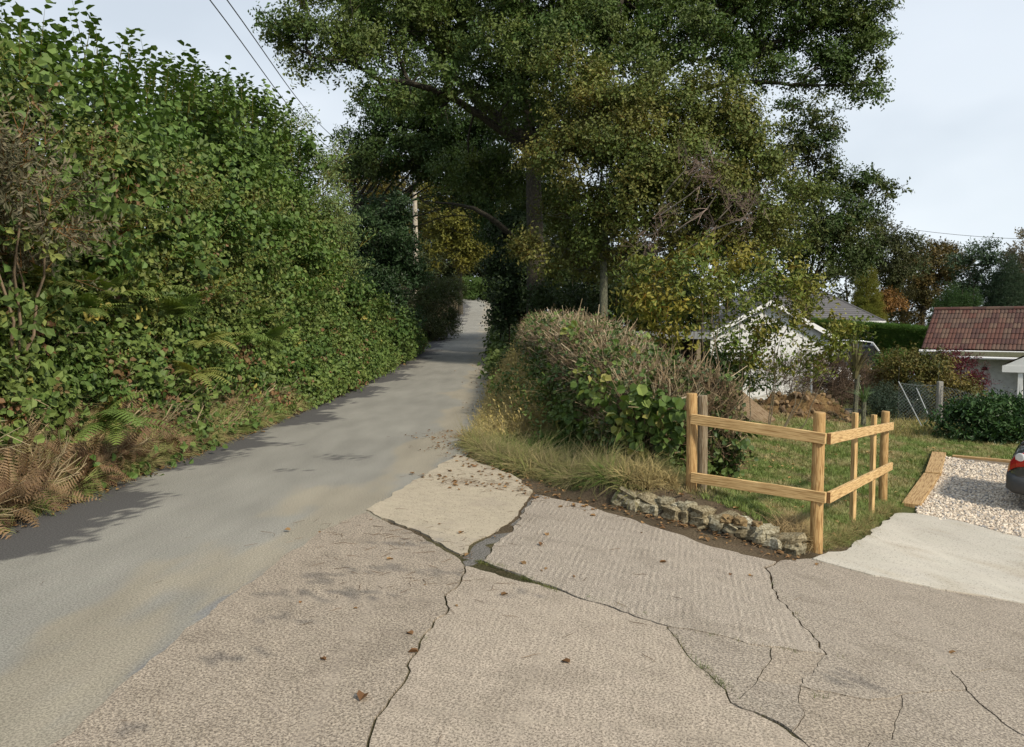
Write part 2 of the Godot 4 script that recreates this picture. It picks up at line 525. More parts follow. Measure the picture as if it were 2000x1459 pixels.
func strap_plant(n: int, l: float, w: float, lean: float) -> ArrayMesh:
	var mb := MB.new()
	for k in n:
		var a := rng.randf() * TAU
		var out_ := Vector3(cos(a), 0, sin(a))
		var side := Vector3(-sin(a), 0, cos(a))
		var ll := l * rnd(0.6, 1.05)
		var ln := lean * rnd(0.15, 1.1)
		var prev := out_ * 0.04
		var pw := w * 0.8
		var c := grey(rnd(0.65, 1.25))
		for s in 5:
			var t := (s + 1) / 5.0
			var q := out_ * (0.04 + ll * ln * pow(t, 1.7)) + Vector3.UP * ll * (t - ln * 0.55 * t * t)
			var qw := w * (1.0 - t * t * 0.97)
			mb.quad(prev - side * pw, prev + side * pw, q + side * qw, q - side * qw, c)
			prev = q
			pw = qw
	return mb.mesh()
func make_sprays():
	SP.hazel = spray(5, 0.5, 0.12, 0.11, true, 2, 0.55, 0.25, 1.5)
	SP.hazel_shoot = spray(11, 0.85, 0.105, 0.095, true, 1, 0.0, 0.2, 1.2)
	SP.oak = spray(6, 0.42, 0.13, 0.075, false, 3, 0.8, 0.1, 0.4)
	SP.small = spray(7, 0.42, 0.075, 0.05, false, 3, 0.8, 0.15, 0.4)
	SP.willow = spray(11, 0.55, 0.095, 0.03, false, 2, 0.5, 0.1, 0.3)
	SP.bramble = spray(5, 0.3, 0.07, 0.055, true, 3, 0.9, 0.2, 0.6)
	SP.ivy = spray(5, 0.26, 0.065, 0.065, true, 3, 1.0, 0.3, 0.5)
	SP.laurel = spray(7, 0.32, 0.12, 0.05, false, 3, 0.8, 0.0, 0.4)
	SP.cherry = spray(7, 0.5, 0.115, 0.06, false, 2, 0.6, 0.75, 0.3)
	SP.conifer = spray(12, 0.36, 0.08, 0.018, false, 4, 0.55, 0.05, 0.3)
	SP.far = spray(7, 0.75, 0.22, 0.13, false, 3, 0.9, 0.1, 0.4)
	SP.fir = spray(14, 0.9, 0.2, 0.03, false, 3, 0.6, 0.25, 0.4)
	SP.beech = spray(6, 0.3, 0.07, 0.045, false, 3, 0.9, 0.1, 0.4)
	SP.big_leaf = spray(4, 0.26, 0.15, 0.145, true, 2, 0.7, 0.35, 0.5)
	SP.twigs = bare_twigs(6, 0.34, 0.0048, 0.45)
	SP.long_twigs = bare_twigs(4, 0.7, 0.006, 0.5)
	SP.lawn = grass_tuft(16, 0.085, 0.0035, 0.7, 0.25)
	SP.verge = grass_tuft(17, 0.36, 0.0048, 0.9, 0.45)
	SP.hay = grass_tuft(15, 0.62, 0.0042, 0.55, 0.35, true)
	SP.drape = grass_tuft(26, 0.40, 0.003, 1.25, 0.95)
	SP.weed = grass_tuft(10, 0.05, 0.003, 1.0, 0.3)
	SP.frond = [frond(0.95, 0.7, 16), frond(0.8, 0.9, 15), frond(1.1, 0.6, 17)]
	var lf := MB.new()
	lf.leaf(Vector3(-0.03, 0.004, 0), Vector3.RIGHT, Vector3.UP, 0.065, 0.045, true, Color.WHITE, 0.22)
	SP.fallen = lf.mesh()
	var st := MB.new()
	st.tube([Vector3(-0.06, 0.004, 0), Vector3(-0.02, 0.006, 0.006), Vector3(0.03, 0.004, -0.004), Vector3(0.07, 0.005, 0.004)], [0.0018, 0.0024, 0.002, 0.0012], 3)
	SP.stick = st.mesh()
	SP.pebble = pebble(1.0, 1.0, 1.0, 3)
func pebble(sx: float, sy: float, sz: float, seed_: int, rough := 0.28, sub := 2) -> ArrayMesh:
	# an angular lump from a cube whose faces are cut in sub x sub squares
	var mb := MB.new()
	var n := FastNoiseLite.new()
	n.seed = seed_
	n.frequency = 0.9
	for a in 3:
		var u := (a + 1) % 3
		var w := (a + 2) % 3
		for sg in [-1.0, 1.0]:
			for i in sub:
				for j in sub:
					var q := []
					for k in [[0, 0], [1, 0], [1, 1], [0, 1]]:
						var p := Vector3.ZERO
						p[a] = sg
						p[u] = (i + k[0]) * 2.0 / sub - 1.0
						p[w] = (j + k[1]) * 2.0 / sub - 1.0
						var s := p.normalized()
						p = p.lerp(s * 1.25, 0.55)
						p *= 1.0 + n.get_noise_3dv(s * 1.6 + Vector3(seed_, 0, 0)) * rough * 2.0
						q.append(Vector3(p.x * sx, p.y * sy, p.z * sz) * 0.5)
					mb.quad(q[0], q[1], q[2], q[3])
	return mb.mesh()

# ---------------------------------------------------------------- crowns
# a mass is [centre, radius, flatness]; its leaves sit in clumps over its surface
func fill(s: Scat, masses: Array, per_clump: int, clump_r: float, cover: float, c1: Color, c2: Color, size := 1.0, patchy := 0.6, up := 0.35):
	for m in masses:
		var ctr: Vector3 = m[0]
		var r: float = m[1]
		var fl: float = m[2] if m.size() > 2 else 0.8
		var count := maxi(3, int(cover * 4.0 * PI * r * r / (PI * clump_r * clump_r)))
		for k in count:
			var dir := rdir()
			var rr := r * (1.0 - 0.35 * rng.randf() * rng.randf())
			if rng.randf() < 0.14: rr = r * rnd(0.2, 0.7)
			var lump := 1.0 + 0.22 * nz.get_noise_3dv((ctr + dir * r) * 0.55)
			var cc := ctr + Vector3(dir.x, dir.y * fl, dir.z) * rr * lump
			var cr := clump_r * rnd(0.6, 1.25)
			var t := clampf(0.5 + patchy * nz.get_noise_3dv(cc * 0.35 + Vector3(7, 0, 3)) * 1.6 + rnd(-0.3, 0.3), 0.0, 1.0)
			var tint := mixc(c1, c2, t, 0.14)
			var here := maxi(2, int(per_clump * rnd(0.6, 1.3)))
			for j in here:
				var o := rdir() * cr * pow(rng.randf(), 0.45)
				o.y *= 0.62
				var d := (dir * 0.6 + o / cr * 0.6 + Vector3.UP * up + rdir() * 0.55)
				var kk := rnd(0.8, 1.2)
				s.add(aim(d, size * rnd(0.75, 1.2)), cc + o, Color(tint.r * kk, tint.g * kk, tint.b * kk))
func limb(mb: MB, pts: Array, r0: float, r1: float, sides := 7, wob := 0.03):
	# smooth tapered branch through the points
	var path := []
	var rad := []
	var segs := pts.size() - 1
	var total := segs * 4
	for i in segs:
		var p0: Vector3 = pts[maxi(i - 1, 0)]
		var p1: Vector3 = pts[i]
		var p2: Vector3 = pts[i + 1]
		var p3: Vector3 = pts[mini(i + 2, segs)]
		for k in (5 if i == segs - 1 else 4):
			var q := p1.cubic_interpolate(p2, p0, p3, k / 4.0)
			path.append(q + rdir() * wob)
			rad.append(lerpf(r0, r1, pow(float(i * 4 + k) / total, 0.8)) * rnd(0.92, 1.08))
	mb.tube(path, rad, sides, Color.WHITE, true)
func reach(mb: MB, from: Vector3, to: Vector3, r0: float, r1: float, sides := 5):
	var l := from.distance_to(to)
	limb(mb, [from, from.lerp(to, 0.35) + Vector3.DOWN * l * 0.06 + rdir() * l * 0.06, from.lerp(to, 0.7) + rdir() * l * 0.07, to], r0, r1, sides, 0.02)
# a broad tree: trunk and a limb to each mass, and the crown
func tree(called: String, label: String, group: String, base: Vector3, trunk_r: float, fork_y: float, masses: Array, sp: Mesh, per: int, cr: float, cover: float, c1: Color, c2: Color, lm: Material, size := 1.0, bark: Material = null, extra_limbs := []) -> Node3D:
	var t := thing(called, label, "tree", base, group)
	var bk: Material = bark if bark else M.bark
	var rel := []
	for m in masses: rel.append([m[0] - base, m[1], m[2] if m.size() > 2 else 0.8])
	var mb := MB.new()
	var fork := Vector3(rnd(-0.3, 0.3), fork_y, rnd(-0.3, 0.3)) * Vector3(trunk_r * 2.0, 1, trunk_r * 2.0)
	limb(mb, [Vector3(0, -0.4, 0), Vector3(0, fork_y * 0.05, 0), fork * 0.5 + rdir() * trunk_r * 0.25, fork], trunk_r * 1.35, trunk_r * 0.72, 10, trunk_r * 0.04)
	obj("trunk", mb.mesh(true), bk, t)
	for e in extra_limbs:
		var lb := MB.new()
		var pts := []
		for p in e[0]: pts.append(p - base)
		limb(lb, pts, e[1], e[2], 7)
		obj("limb", lb.mesh(true), bk, t)
	for m in rel:
		var lb := MB.new()
		var start := fork * rnd(0.75, 1.0)
		for e in extra_limbs:   # a mass hangs on the nearest limb, if one is nearer than the fork
			for p in e[0]:
				if (p - base).distance_to(m[0]) < start.distance_to(m[0]): start = p - base
		reach(lb, start, m[0], clampf(m[1] * 0.06, 0.03, trunk_r * 0.5), 0.02)
		for k in 4:
			reach(lb, start.lerp(m[0], rnd(0.6, 1.0)), m[0] + rdir() * m[1] * 0.9, clampf(m[1] * 0.025, 0.012, 0.08), 0.008, 4)
		obj("limb", lb.mesh(true), bk, t)
	var s := Scat.new()
	fill(s, rel, per, cr, cover, c1, c2, size)
	multi("crown", sp, lm, s, t)
	return t
# a shrub: a few stems and foliage
func shrub(called: String, label: String, category: String, group: String, base: Vector3, masses: Array, sp: Mesh, per: int, cr: float, cover: float, c1: Color, c2: Color, lm: Material, size := 1.0, stems := 6, stem_col := Color(0.12, 0.09, 0.06), stem_r := 0.02, up := 0.35) -> Node3D:
	var t := thing(called, label, category, base, group)
	var rel := []
	for m in masses: rel.append([m[0] - base, m[1], m[2] if m.size() > 2 else 0.8])
	for k in stems:
		var mb := MB.new()
		var m: Array = rel[k % rel.size()]
		var e: Vector3 = m[0] + rdir() * m[1] * 0.7
		if e.y < 0.3: e.y = 0.3 + rnd(0.0, 0.3)
		reach(mb, Vector3(m[0].x * 0.5 + rnd(-0.2, 0.2), -0.25, m[0].z * 0.5 + rnd(-0.2, 0.2)), e, stem_r, stem_r * 0.4, 5)
		for v in mb.c.size(): mb.c[v] = stem_col
		obj("stem", mb.mesh(), M.twig, t)
	var s := Scat.new()
	fill(s, rel, per, cr, cover, c1, c2, size, 0.6, up)
	multi("foliage", sp, lm, s, t)
	return t
func px(list: Array, d: float) -> Array:
	# [px, py, radius px, depth offset, flatness] -> masses
	var o := []
	for m in list:
		var dd: float = d + (m[3] if m.size() > 3 else 0.0)
		o.append([at(m[0], m[1], dd), m[2] / FOCAL * dd, m[4] if m.size() > 4 else 0.8])
	return o
func foot(p: float, d: float) -> Vector3:
	var x := (p - 1000.0) / FOCAL * d
	return Vector3(x, H(x, d), -d)

# ---------------------------------------------------------------- ground surfaces
func bumpy(poly: Array, step := 0.12, amp := 0.03) -> PackedVector2Array:
	# edges broken into short, uneven steps; the wobble depends on the place alone, so that neighbours still fit
	var o := PackedVector2Array()
	for i in poly.size():
		var a: Vector2 = poly[i]
		var b: Vector2 = poly[(i + 1) % poly.size()]
		var n := maxi(1, int(a.distance_to(b) / step))
		for k in n:
			var p := a.lerp(b, float(k) / n)
			o.append(p + Vector2(nz.get_noise_2d(p.x * 90.0, p.y * 90.0), nz.get_noise_2d(p.y * 90.0 + 400.0, p.x * 90.0)) * amp * 2.0 + Vector2(nz.get_noise_2d(p.x * 700.0, p.y * 700.0), nz.get_noise_2d(p.y * 700.0, p.x * 700.0 + 90.0)) * 0.014)
	return o
func drape(poly: PackedVector2Array, cell: float, lift: float, skirt: float, tint: Callable, turn := 0.0) -> ArrayMesh:
	var mb := MB.new()
	var lo := poly[0]
	var hi := poly[0]
	for p in poly:
		lo = lo.min(p)
		hi = hi.max(p)
	var cs := cos(turn)
	var sn := sin(turn)
	for i in range(floori(lo.x / cell), ceili(hi.x / cell)):
		for j in range(floori(lo.y / cell), ceili(hi.y / cell)):
			var sq := PackedVector2Array([Vector2(i, j) * cell, Vector2(i + 1, j) * cell, Vector2(i + 1, j + 1) * cell, Vector2(i, j + 1) * cell])
			for piece in Geometry2D.intersect_polygons(sq, poly):
				var t := Geometry2D.triangulate_polygon(piece)
				var first := mb.v.size()
				for p in piece:
					mb.vert(on(p, lift), tint.call(p), Vector2(p.x * cs - p.y * sn, p.x * sn + p.y * cs))
				for k in t: mb.ix.append(first + k)
	for i in poly.size():
		var a := poly[i]
		var b := poly[(i + 1) % poly.size()]
		var n := mb.v.size()
		mb.vert(on(a, lift), tint.call(a), a); mb.vert(on(b, lift), tint.call(b), b)
		mb.vert(on(b, lift - skirt), tint.call(b), b); mb.vert(on(a, lift - skirt), tint.call(a), a)
		for k in [0, 1, 2, 0, 2, 3]: mb.ix.append(n + k)
	return mb.mesh()
func nf(p: Vector2, f: float, o := 0.0) -> float:
	return nz.get_noise_2d(p.x * f + o, p.y * f - o)   # about -0.6 .. 0.6
var stains := []
func conc_tint(p: Vector2, base: Color) -> Color:
	var k := 1.72 + 0.07 * nf(p, 45.0) + 0.3 * nf(p, 420.0, 50.0)
	var c := Color(base.r * k, base.g * k, base.b * k)
	var dirt := smoothstep(0.2, 0.5, nf(p, 85.0, 210.0) + 0.35 * nf(p, 400.0, 33.0))
	c = c.lerp(Color(0.34, 0.29, 0.23), dirt * 0.35)
	for m in stains:   # old tar and oil marks
		var q: Vector2 = (p - m[0]) / m[1]
		if q.length_squared() < 4.0: c = c.lerp(Color(0.22, 0.205, 0.19), 0.55 * smoothstep(0.0, 0.12, 0.45 - q.length() * 0.5 + 0.9 * nf(p, 400.0, 91.0) + 0.6 * nf(p, 1100.0, 7.0)))
	return c
func road_tint(p: Vector2) -> Color:
	var xl := curve(p.y, LL)
	var xr := curve(p.y, LR)
	var k := 1.0 + 0.12 * nf(p, 18.0) + 0.14 * nf(Vector2(p.x * 3.0, p.y * 0.8), 40.0, 9.0)
	var c := Color(0.345, 0.332, 0.288)
	# trodden-in pale clay along the concrete and in two worn tracks
	var clay := smoothstep(-0.15, 0.25, nf(Vector2(p.x, p.y * 0.4), 60.0, 77.0) + 0.5 - absf(xr - p.x - 0.42) * 1.5)
	c = c.lerp(Color(0.42, 0.37, 0.275), clay * 0.7)
	var patch := smoothstep(0.05, 0.12, nf(Vector2(p.x, p.y * 0.5), 50.0, 5.0) + 0.3 - absf(xr - p.x - 0.02) * 2.6) * (1.0 - smoothstep(4.6, 5.6, p.y))
	c = c.lerp(Color(0.28, 0.28, 0.275), patch * 0.85)
	c = Color(c.r * k, c.g * k, c.b * k)
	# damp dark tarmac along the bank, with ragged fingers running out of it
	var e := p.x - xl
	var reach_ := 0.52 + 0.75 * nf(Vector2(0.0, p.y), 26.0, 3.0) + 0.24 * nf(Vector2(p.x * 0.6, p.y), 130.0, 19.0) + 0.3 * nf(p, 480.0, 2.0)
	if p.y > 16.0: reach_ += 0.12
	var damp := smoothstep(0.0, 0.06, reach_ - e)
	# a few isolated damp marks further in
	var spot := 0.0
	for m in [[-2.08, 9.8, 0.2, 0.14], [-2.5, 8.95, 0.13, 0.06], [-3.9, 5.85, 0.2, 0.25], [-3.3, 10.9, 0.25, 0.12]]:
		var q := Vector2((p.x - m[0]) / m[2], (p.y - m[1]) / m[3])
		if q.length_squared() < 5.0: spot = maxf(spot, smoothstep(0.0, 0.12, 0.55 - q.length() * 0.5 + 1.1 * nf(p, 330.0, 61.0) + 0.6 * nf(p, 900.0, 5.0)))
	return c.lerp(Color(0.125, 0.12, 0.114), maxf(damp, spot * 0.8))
func lane_mesh() -> ArrayMesh:
	var mb := MB.new()
	var ds := []
	var d := -14.0
	while d < 111.0:
		ds.append(d)
		d += 0.07 if d > 2.4 and d < 16.0 else 0.16 if d < 34.0 else 0.6
	var cols := 64
	for i in ds.size():
		var xl := curve(ds[i], LL) - 0.25
		var xr := curve(ds[i], LR) + 0.16
		for k in cols + 1:
			var p := Vector2(lerpf(xl, xr, float(k) / cols), ds[i])
			var y := H(maxf(p.x, curve(p.y, LL)), p.y) - 0.012
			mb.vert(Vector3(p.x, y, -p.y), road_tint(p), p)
	for i in ds.size() - 1:
		for k in cols:
			var a := i * (cols + 1) + k
			var b := a + cols + 1
			for q in [a, b, b + 1, a, b + 1, a + 1]: mb.ix.append(q)
	return mb.mesh(true)
func lines(parts: Array) -> Array:
	var o := []
	for p in parts:
		var x: float = p[0]
		while x < p[1] - 1e-4:
			o.append(x)
			x += p[2]
	o.append(parts[-1][1])
	return o
func ground_tint(x: float, d: float) -> Color:
	var p := Vector2(x, d)
	var k := 1.0 + 0.5 * nf(p, 60.0)
	var c := Color(0.1, 0.11, 0.042)
	if x < curve(d, LL): c = Color(0.12, 0.098, 0.062)
	elif d < 6.1 and x < 1.4: c = Color(0.1, 0.09, 0.05)
	elif d < 8.6 and x < 1.9 - (d - 6.0) * 0.1: c = Color(0.135, 0.105, 0.07)
	elif d < 7.0: c = Color(0.13, 0.1, 0.066)
	elif d > 24.0 and x < 9.0: c = Color(0.115, 0.092, 0.056)
	return Color(c.r * k, c.g * k, c.b * k)
func ground_mesh() -> ArrayMesh:
	var xs := lines([[-400.0, -80.0, 40.0], [-80.0, -30.0, 5.0], [-30.0, -9.0, 0.75], [-9.0, -1.0, 0.25], [-1.0, 5.5, 0.125], [5.5, 14.0, 0.3], [14.0, 30.0, 1.0], [30.0, 100.0, 7.0], [100.0, 500.0, 50.0]])
	var ds := lines([[-60.0, -12.0, 6.0], [-12.0, 5.0, 0.5], [5.0, 11.0, 0.125], [11.0, 30.0, 0.35], [30.0, 115.0, 0.9], [115.0, 200.0, 8.0], [200.0, 900.0, 70.0]])
	var mb := MB.new()
	for d in ds:
		for x in xs:
			var y: float = H(x, d) - (0.009 if d < 7.6 and x < 4.6 and x > curve(d, LR) + 0.3 else 0.024)
			if d > 3.0 and d < 40.0 and x > -9.0 and x < 14.0: y += 0.006 * nf(Vector2(x, d), 120.0)
			mb.vert(Vector3(x, y, -d), ground_tint(x, d), Vector2(x, d))
	var w := xs.size()
	for i in ds.size() - 1:
		for k in w - 1:
			var a := i * w + k
			for q in [a, a + w, a + w + 1, a, a + w + 1, a + 1]: mb.ix.append(q)
	return mb.mesh(true)
func P2(list: Array) -> Array:
	var o := []
	for p in list: o.append(G2(p[0], p[1]))
	return o
func slab(parent: Node, corners: Array, m: Material, base: Color, turn := 0.0, gap := -0.006, lift := 0.0, amp := 0.025):
	for poly in Geometry2D.offset_polygon(bumpy(corners, 0.05, amp), gap):
		obj("slab", drape(poly, 0.055, lift + rnd(-0.003, 0.003), 0.06, func(p): return conc_tint(p, base), turn), m, parent)
func build_ground():
	structure(obj("ground", ground_mesh(), M.soil))
	structure(obj("lane", lane_mesh(), M.road))
	var ap := Node3D.new()
	ap.name = "concrete_apron"
	add_child(ap)
	structure(ap)
	for m in [[600, 1163, 0.28, 0.07], [690, 1160, 0.22, 0.05], [632, 1132, 0.1, 0.1], [560, 1210, 0.14, 0.05], [432, 1286, 0.1, 0.06], [500, 1276, 0.1, 0.05], [800, 1060, 0.2, 0.06], [760, 1110, 0.2, 0.06], [1010, 1160, 0.1, 0.05], [1660, 1330, 0.12, 0.08], [260, 1420, 0.07, 0.05], [880, 1120, 0.1, 0.05]]:
		stains.append([G2(m[0], m[1]), Vector2(m[2], m[3])])
	var pink := Color(0.335, 0.288, 0.232)
	var grey_ := Color(0.325, 0.285, 0.236)
	var j0 := G2(905, 1103)      # where the joints meet
	var j1 := G2(1306, 1222)
	var j2 := G2(1625, 1284)
	# smooth pale patch by the lane, in two pieces
	slab(ap, P2([[713, 996], [893, 886], [1000, 925], [1042, 957], [1014, 1006], [940, 1054], [800, 1030]]), M.smooth_conc, Color(0.24, 0.207, 0.154))
	slab(ap, P2([[800, 1030], [940, 1054], [897, 1084]]), M.smooth_conc, Color(0.225, 0.195, 0.148))
	# tarmac filling between the patch and the ridged slab
	slab(ap, P2([[1046, 961], [1052, 966], [945, 1094], [905, 1102], [898, 1087], [942, 1057], [1016, 1008]]), M.conc, Color(0.165, 0.158, 0.146), 0.0, -0.002, -0.007)
	# slab beside the lane
	slab(ap, [G2(717, 1001), G2(800, 1037), G2(890, 1087), j0, G2(862, 1200), G2(800, 1290), G2(712, 1459), Vector2(-0.85, 2.2), Vector2(-1.1, 0.0), Vector2(-1.5, -4.0), Vector2(-2.6, -4.0), Vector2(-2.2, 0.0), G2(100, 1459), G2(420, 1186), G2(560, 1084), G2(640, 1030)], M.conc, pink)
	# ridged slab
	slab(ap, [G2(1052, 966), G2(1150, 988), G2(1250, 1020), G2(1370, 1060), G2(1450, 1084), G2(1520, 1096), G2(1496, 1110), G2(1503, 1140), G2(1560, 1212), j2, G2(1450, 1254), j1, G2(1100, 1157), G2(945, 1096)], M.rib, grey_ * 1.0, 0.22)
	# slab in front of the camera
	slab(ap, [j0, G2(1100, 1158), j1, G2(1350, 1292), G2(1440, 1370), G2(1590, 1459), Vector2(1.5, 2.4), Vector2(1.7, 1.0), Vector2(1.9, -4.0), Vector2(-1.5, -4.0), Vector2(-1.1, 0.0), Vector2(-0.85, 2.2), G2(712, 1459), G2(800, 1290), G2(862, 1200)], M.faint_rib, pink * 0.93, 0.16)
	# slab toward the new drive
	slab(ap, [G2(1498, 1111), G2(1524, 1094), G2(1590, 1088), G2(1700, 1118), G2(1850, 1146), G2(2000, 1174), Vector2(4.66, 5.2), Vector2(5.2, 4.1), G2(2000, 1312), G2(1850, 1306), j2, G2(1560, 1212), G2(1503, 1140)], M.conc, grey_, 0.3)
	# cracked slab, in pieces
	var c1 := G2(1508, 1262)
	var k1 := G2(1490, 1330)
	var k2 := G2(1562, 1336)
	var k3 := G2(1565, 1385)
	var k4 := G2(1760, 1360)
	var k5 := G2(1540, 1424)
	var k6 := G2(1740, 1442)
	var k7 := G2(1850, 1306)
	var k8 := Vector2(2.5, 2.6)
	slab(ap, [j1, c1, k1, G2(1440, 1370), G2(1350, 1292)], M.conc, grey_, 0.1, -0.004)
	slab(ap, [c1, j2, k2, k1], M.conc, pink, 0.5, -0.002)
	slab(ap, [k1, k2, k3, k5, G2(1440, 1370)], M.conc, grey_ * 0.96, 0.2, -0.002)
	slab(ap, [j2, k7, G2(1890, 1350), k4, G2(1690, 1370), k2], M.conc, grey_, 0.8, -0.002)
	slab(ap, [k2, G2(1690, 1370), k4, k6, G2(1670, 1459), G2(1590, 1459), k5, k3], M.conc, pink * 0.96, 0.4, -0.002)
	slab(ap, [k4, G2(1890, 1350), G2(1975, 1420), k8, Vector2(2.2, 2.3), G2(1670, 1459), k6], M.conc, grey_, 0.6, -0.002)
	slab(ap, [k7, G2(2000, 1312), Vector2(5.2, 4.1), Vector2(5.2, -4.0), Vector2(1.9, -4.0), Vector2(1.7, 1.0), Vector2(1.5, 2.4), G2(1590, 1459), G2(1670, 1459), Vector2(2.2, 2.3), k8, G2(1975, 1420), G2(1890, 1350)], M.conc, grey_, 0.0, -0.006)
	# new pale concrete
	var nc := [G2(1580, 1091), G2(1650, 1077), G2(1700, 1046), G2(1722, 1022), G2(1752, 1004), G2(1790, 1004), G2(1880, 1020), G2(2000, 1052), Vector2(6.6, 7.6), Vector2(9.6, 5.2), Vector2(8.4, 3.4), Vector2(5.3, 4.1), Vector2(4.62, 5.08), G2(2000, 1180), G2(1850, 1152), G2(1700, 1124)]
	structure(obj("new_concrete_drive", drape(bumpy(nc, 0.08, 0.03), 0.16, 0.009, 0.06, func(p):
		var k := 1.0 + 0.14 * nf(p, 30.0) + 0.1 * nf(Vector2(p.x * 2.0, p.y), 120.0, 4.0)
		var c := Color(0.48, 0.45, 0.385)
		c = c.lerp(Color(0.38, 0.335, 0.265), smoothstep(0.2, 0.4, nf(p, 60.0, 90.0)) * 0.6)
		return Color(c.r * k, c.g * k, c.b * k)), M.smooth_conc))
	# gravel bay
	var gp := [Vector2(4.86, 9.55), Vector2(7.08, 13.25), Vector2(13.5, 8.8), Vector2(11.5, 5.6), Vector2(9.6, 5.2), Vector2(6.6, 7.6), G2(2000, 1051), G2(1880, 1019), G2(1790, 1003)]
	structure(obj("gravel_bay", drape(PackedVector2Array(gp), 0.4, -0.004, 0.05, func(p):
		var k := 1.0 + 0.3 * nf(p, 400.0)
		return Color(0.36 * k, 0.31 * k, 0.25 * k)), M.gravel))
	var gs := Scat.new()
	for k in 30000:
		var p := Vector2(rnd(4.7, 9.5), rnd(6.6, 13.3))
		if not Geometry2D.is_point_in_polygon(p, PackedVector2Array(gp)):
			if k % 9 or not Geometry2D.is_point_in_polygon(p + Vector2(rnd(-0.08, 0.08), 0.12), PackedVector2Array(gp)): continue
		var s := rnd(0.014, 0.034)
		var c := mixc(Color(0.62, 0.55, 0.45), Color(0.42, 0.34, 0.27), rng.randf() * rng.randf(), 0.25)
		if rng.randf() < 0.15: c = Color(0.3, 0.29, 0.28)
		gs.add(Basis(Quaternion(rdir(), rnd(0, TAU))).scaled_local(Vector3(s, s * 0.6, s * 0.8)), on(p, s * 0.15), c)
	tag(multi("gravel", SP.pebble, M.gravel, gs), "pale angular gravel spread over the parking bay", "gravel", "", "stuff")
func build_litter():
	# moss and seedlings in the joints
	var s := Scat.new()
	var joints := [[[930, 1094], [990, 1110], 80], [[1020, 1126], [1085, 1154], 80], [[1000, 1116], [1030, 1130], 8], [[1150, 1168], [1300, 1218], 14], [[1360, 1296], [1420, 1345], 60], [[1312, 1236], [1345, 1285], 18], [[1420, 1345], [1490, 1400], 12], [[1500, 1262], [1560, 1270], 22], [[1360, 1232], [1480, 1258], 12], [[1640, 1287], [1860, 1306], 20], [[1500, 1130], [1600, 1260], 24], [[800, 1290], [862, 1200], 10], [[1560, 1350], [1620, 1365], 8]]
	for j in joints:
		var a := G2(j[0][0], j[0][1])
		var b := G2(j[1][0], j[1][1])
		for k in j[2]:
			var p := a.lerp(b, rng.randf()) + Vector2(rnd(-0.018, 0.018), rnd(-0.018, 0.018))
			s.add(aim(Vector3.UP + rdir() * 0.4, rnd(0.25, 0.7)), on(p, -0.014), mixc(Color(0.09, 0.14, 0.03), Color(0.17, 0.15, 0.06), rng.randf()))
	tag(multi("joint_weeds", SP.weed, M.leaf, s), "tiny grass tufts and moss growing in the concrete joints", "weeds", "", "stuff")
	# fallen leaves
	var f := Scat.new()
	var t := Scat.new()
	var zones := [[[880, 845], [1040, 945], 0.3, 340, 380], [[830, 930], [1040, 960], 0.14, 60, 150], [[1040, 965], [1320, 1010], 0.2, 70, 110], [[1200, 990], [1560, 1090], 0.13, 120, 140], [[640, 1030], [920, 1090], 0.3, 6, 80], [[700, 1060], [900, 1140], 0.4, 4, 60], [[960, 800], [960, 700], 0.3, 240, 120], [[1000, 1000], [1500, 1150], 0.9, 10, 22], [[300, 1350], [1500, 1400], 1.2, 7, 26]]
	for z in zones:
		var a := G2(z[0][0], z[0][1])
		var b := G2(z[1][0], z[1][1])
		for k in z[3] + z[4]:
			var p := a.lerp(b, rng.randf()) + Vector2(rng.randfn(0, z[2]), rng.randfn(0, z[2]))
			var y := 0.004 if p.x < 3.0 else 0.0
			if k < z[3]:
				f.add(Basis(Vector3.UP, rnd(0, TAU)) * Basis(rdir(), rnd(0, 0.35)) * rnd(0.35, 0.9), on(p, y), mixc(Color(0.16, 0.085, 0.04), Color(0.27, 0.17, 0.08), rng.randf(), 0.3))
			else:
				t.add(Basis(Vector3.UP, rnd(0, TAU)) * rnd(0.25, 0.9), on(p, y), mixc(Color(0.10, 0.07, 0.045), Color(0.2, 0.14, 0.09), rng.randf()))
	for k in 1500:
		var d := rnd(4.5, 24.0)
		var p := Vector2(curve(d, LL) - 0.03 + rng.randfn(0, 0.07), d)
		f.add(Basis(Vector3.UP, rnd(0, TAU)) * Basis(rdir(), rnd(0, 0.4)) * rnd(0.3, 0.9), Vector3(p.x, curve(d, LY) + 0.0, -d), mixc(Color(0.15, 0.085, 0.04), Color(0.24, 0.16, 0.07), rng.randf(), 0.3))
	tag(multi("leaf_litter", SP.fallen, M.dry, f), "brown fallen leaves drifted along the verges and wall foot", "leaves", "", "stuff")
	tag(multi("twig_litter", SP.stick, M.twig, t), "thin broken twigs scattered on the concrete and verge", "twigs", "", "stuff")
	# three single leaves on the near concrete
	for q in [[704, 1366, 1.5], [808, 1276, 1.1], [1060, 1064, 1.3], [628, 1290, 0.8]]:
		var lb := MB.new()
		lb.leaf(Vector3(-0.025, 0.006, 0), Vector3(0.95, 0.06, 0.2).normalized(), Vector3(0.1, 1, 0.2).normalized(), 0.05 * q[2], 0.034 * q[2], true, Color(0.16, 0.09, 0.045), 0.35)
		var o := obj("fallen_leaf", lb.mesh(), M.dry, null, G(q[0], q[1], 0.004))
		o.rotation.y = rnd(0, TAU)
		tag(o, "curled brown dead leaf lying alone on the old concrete slabs", "leaf", "single leaves on the concrete")

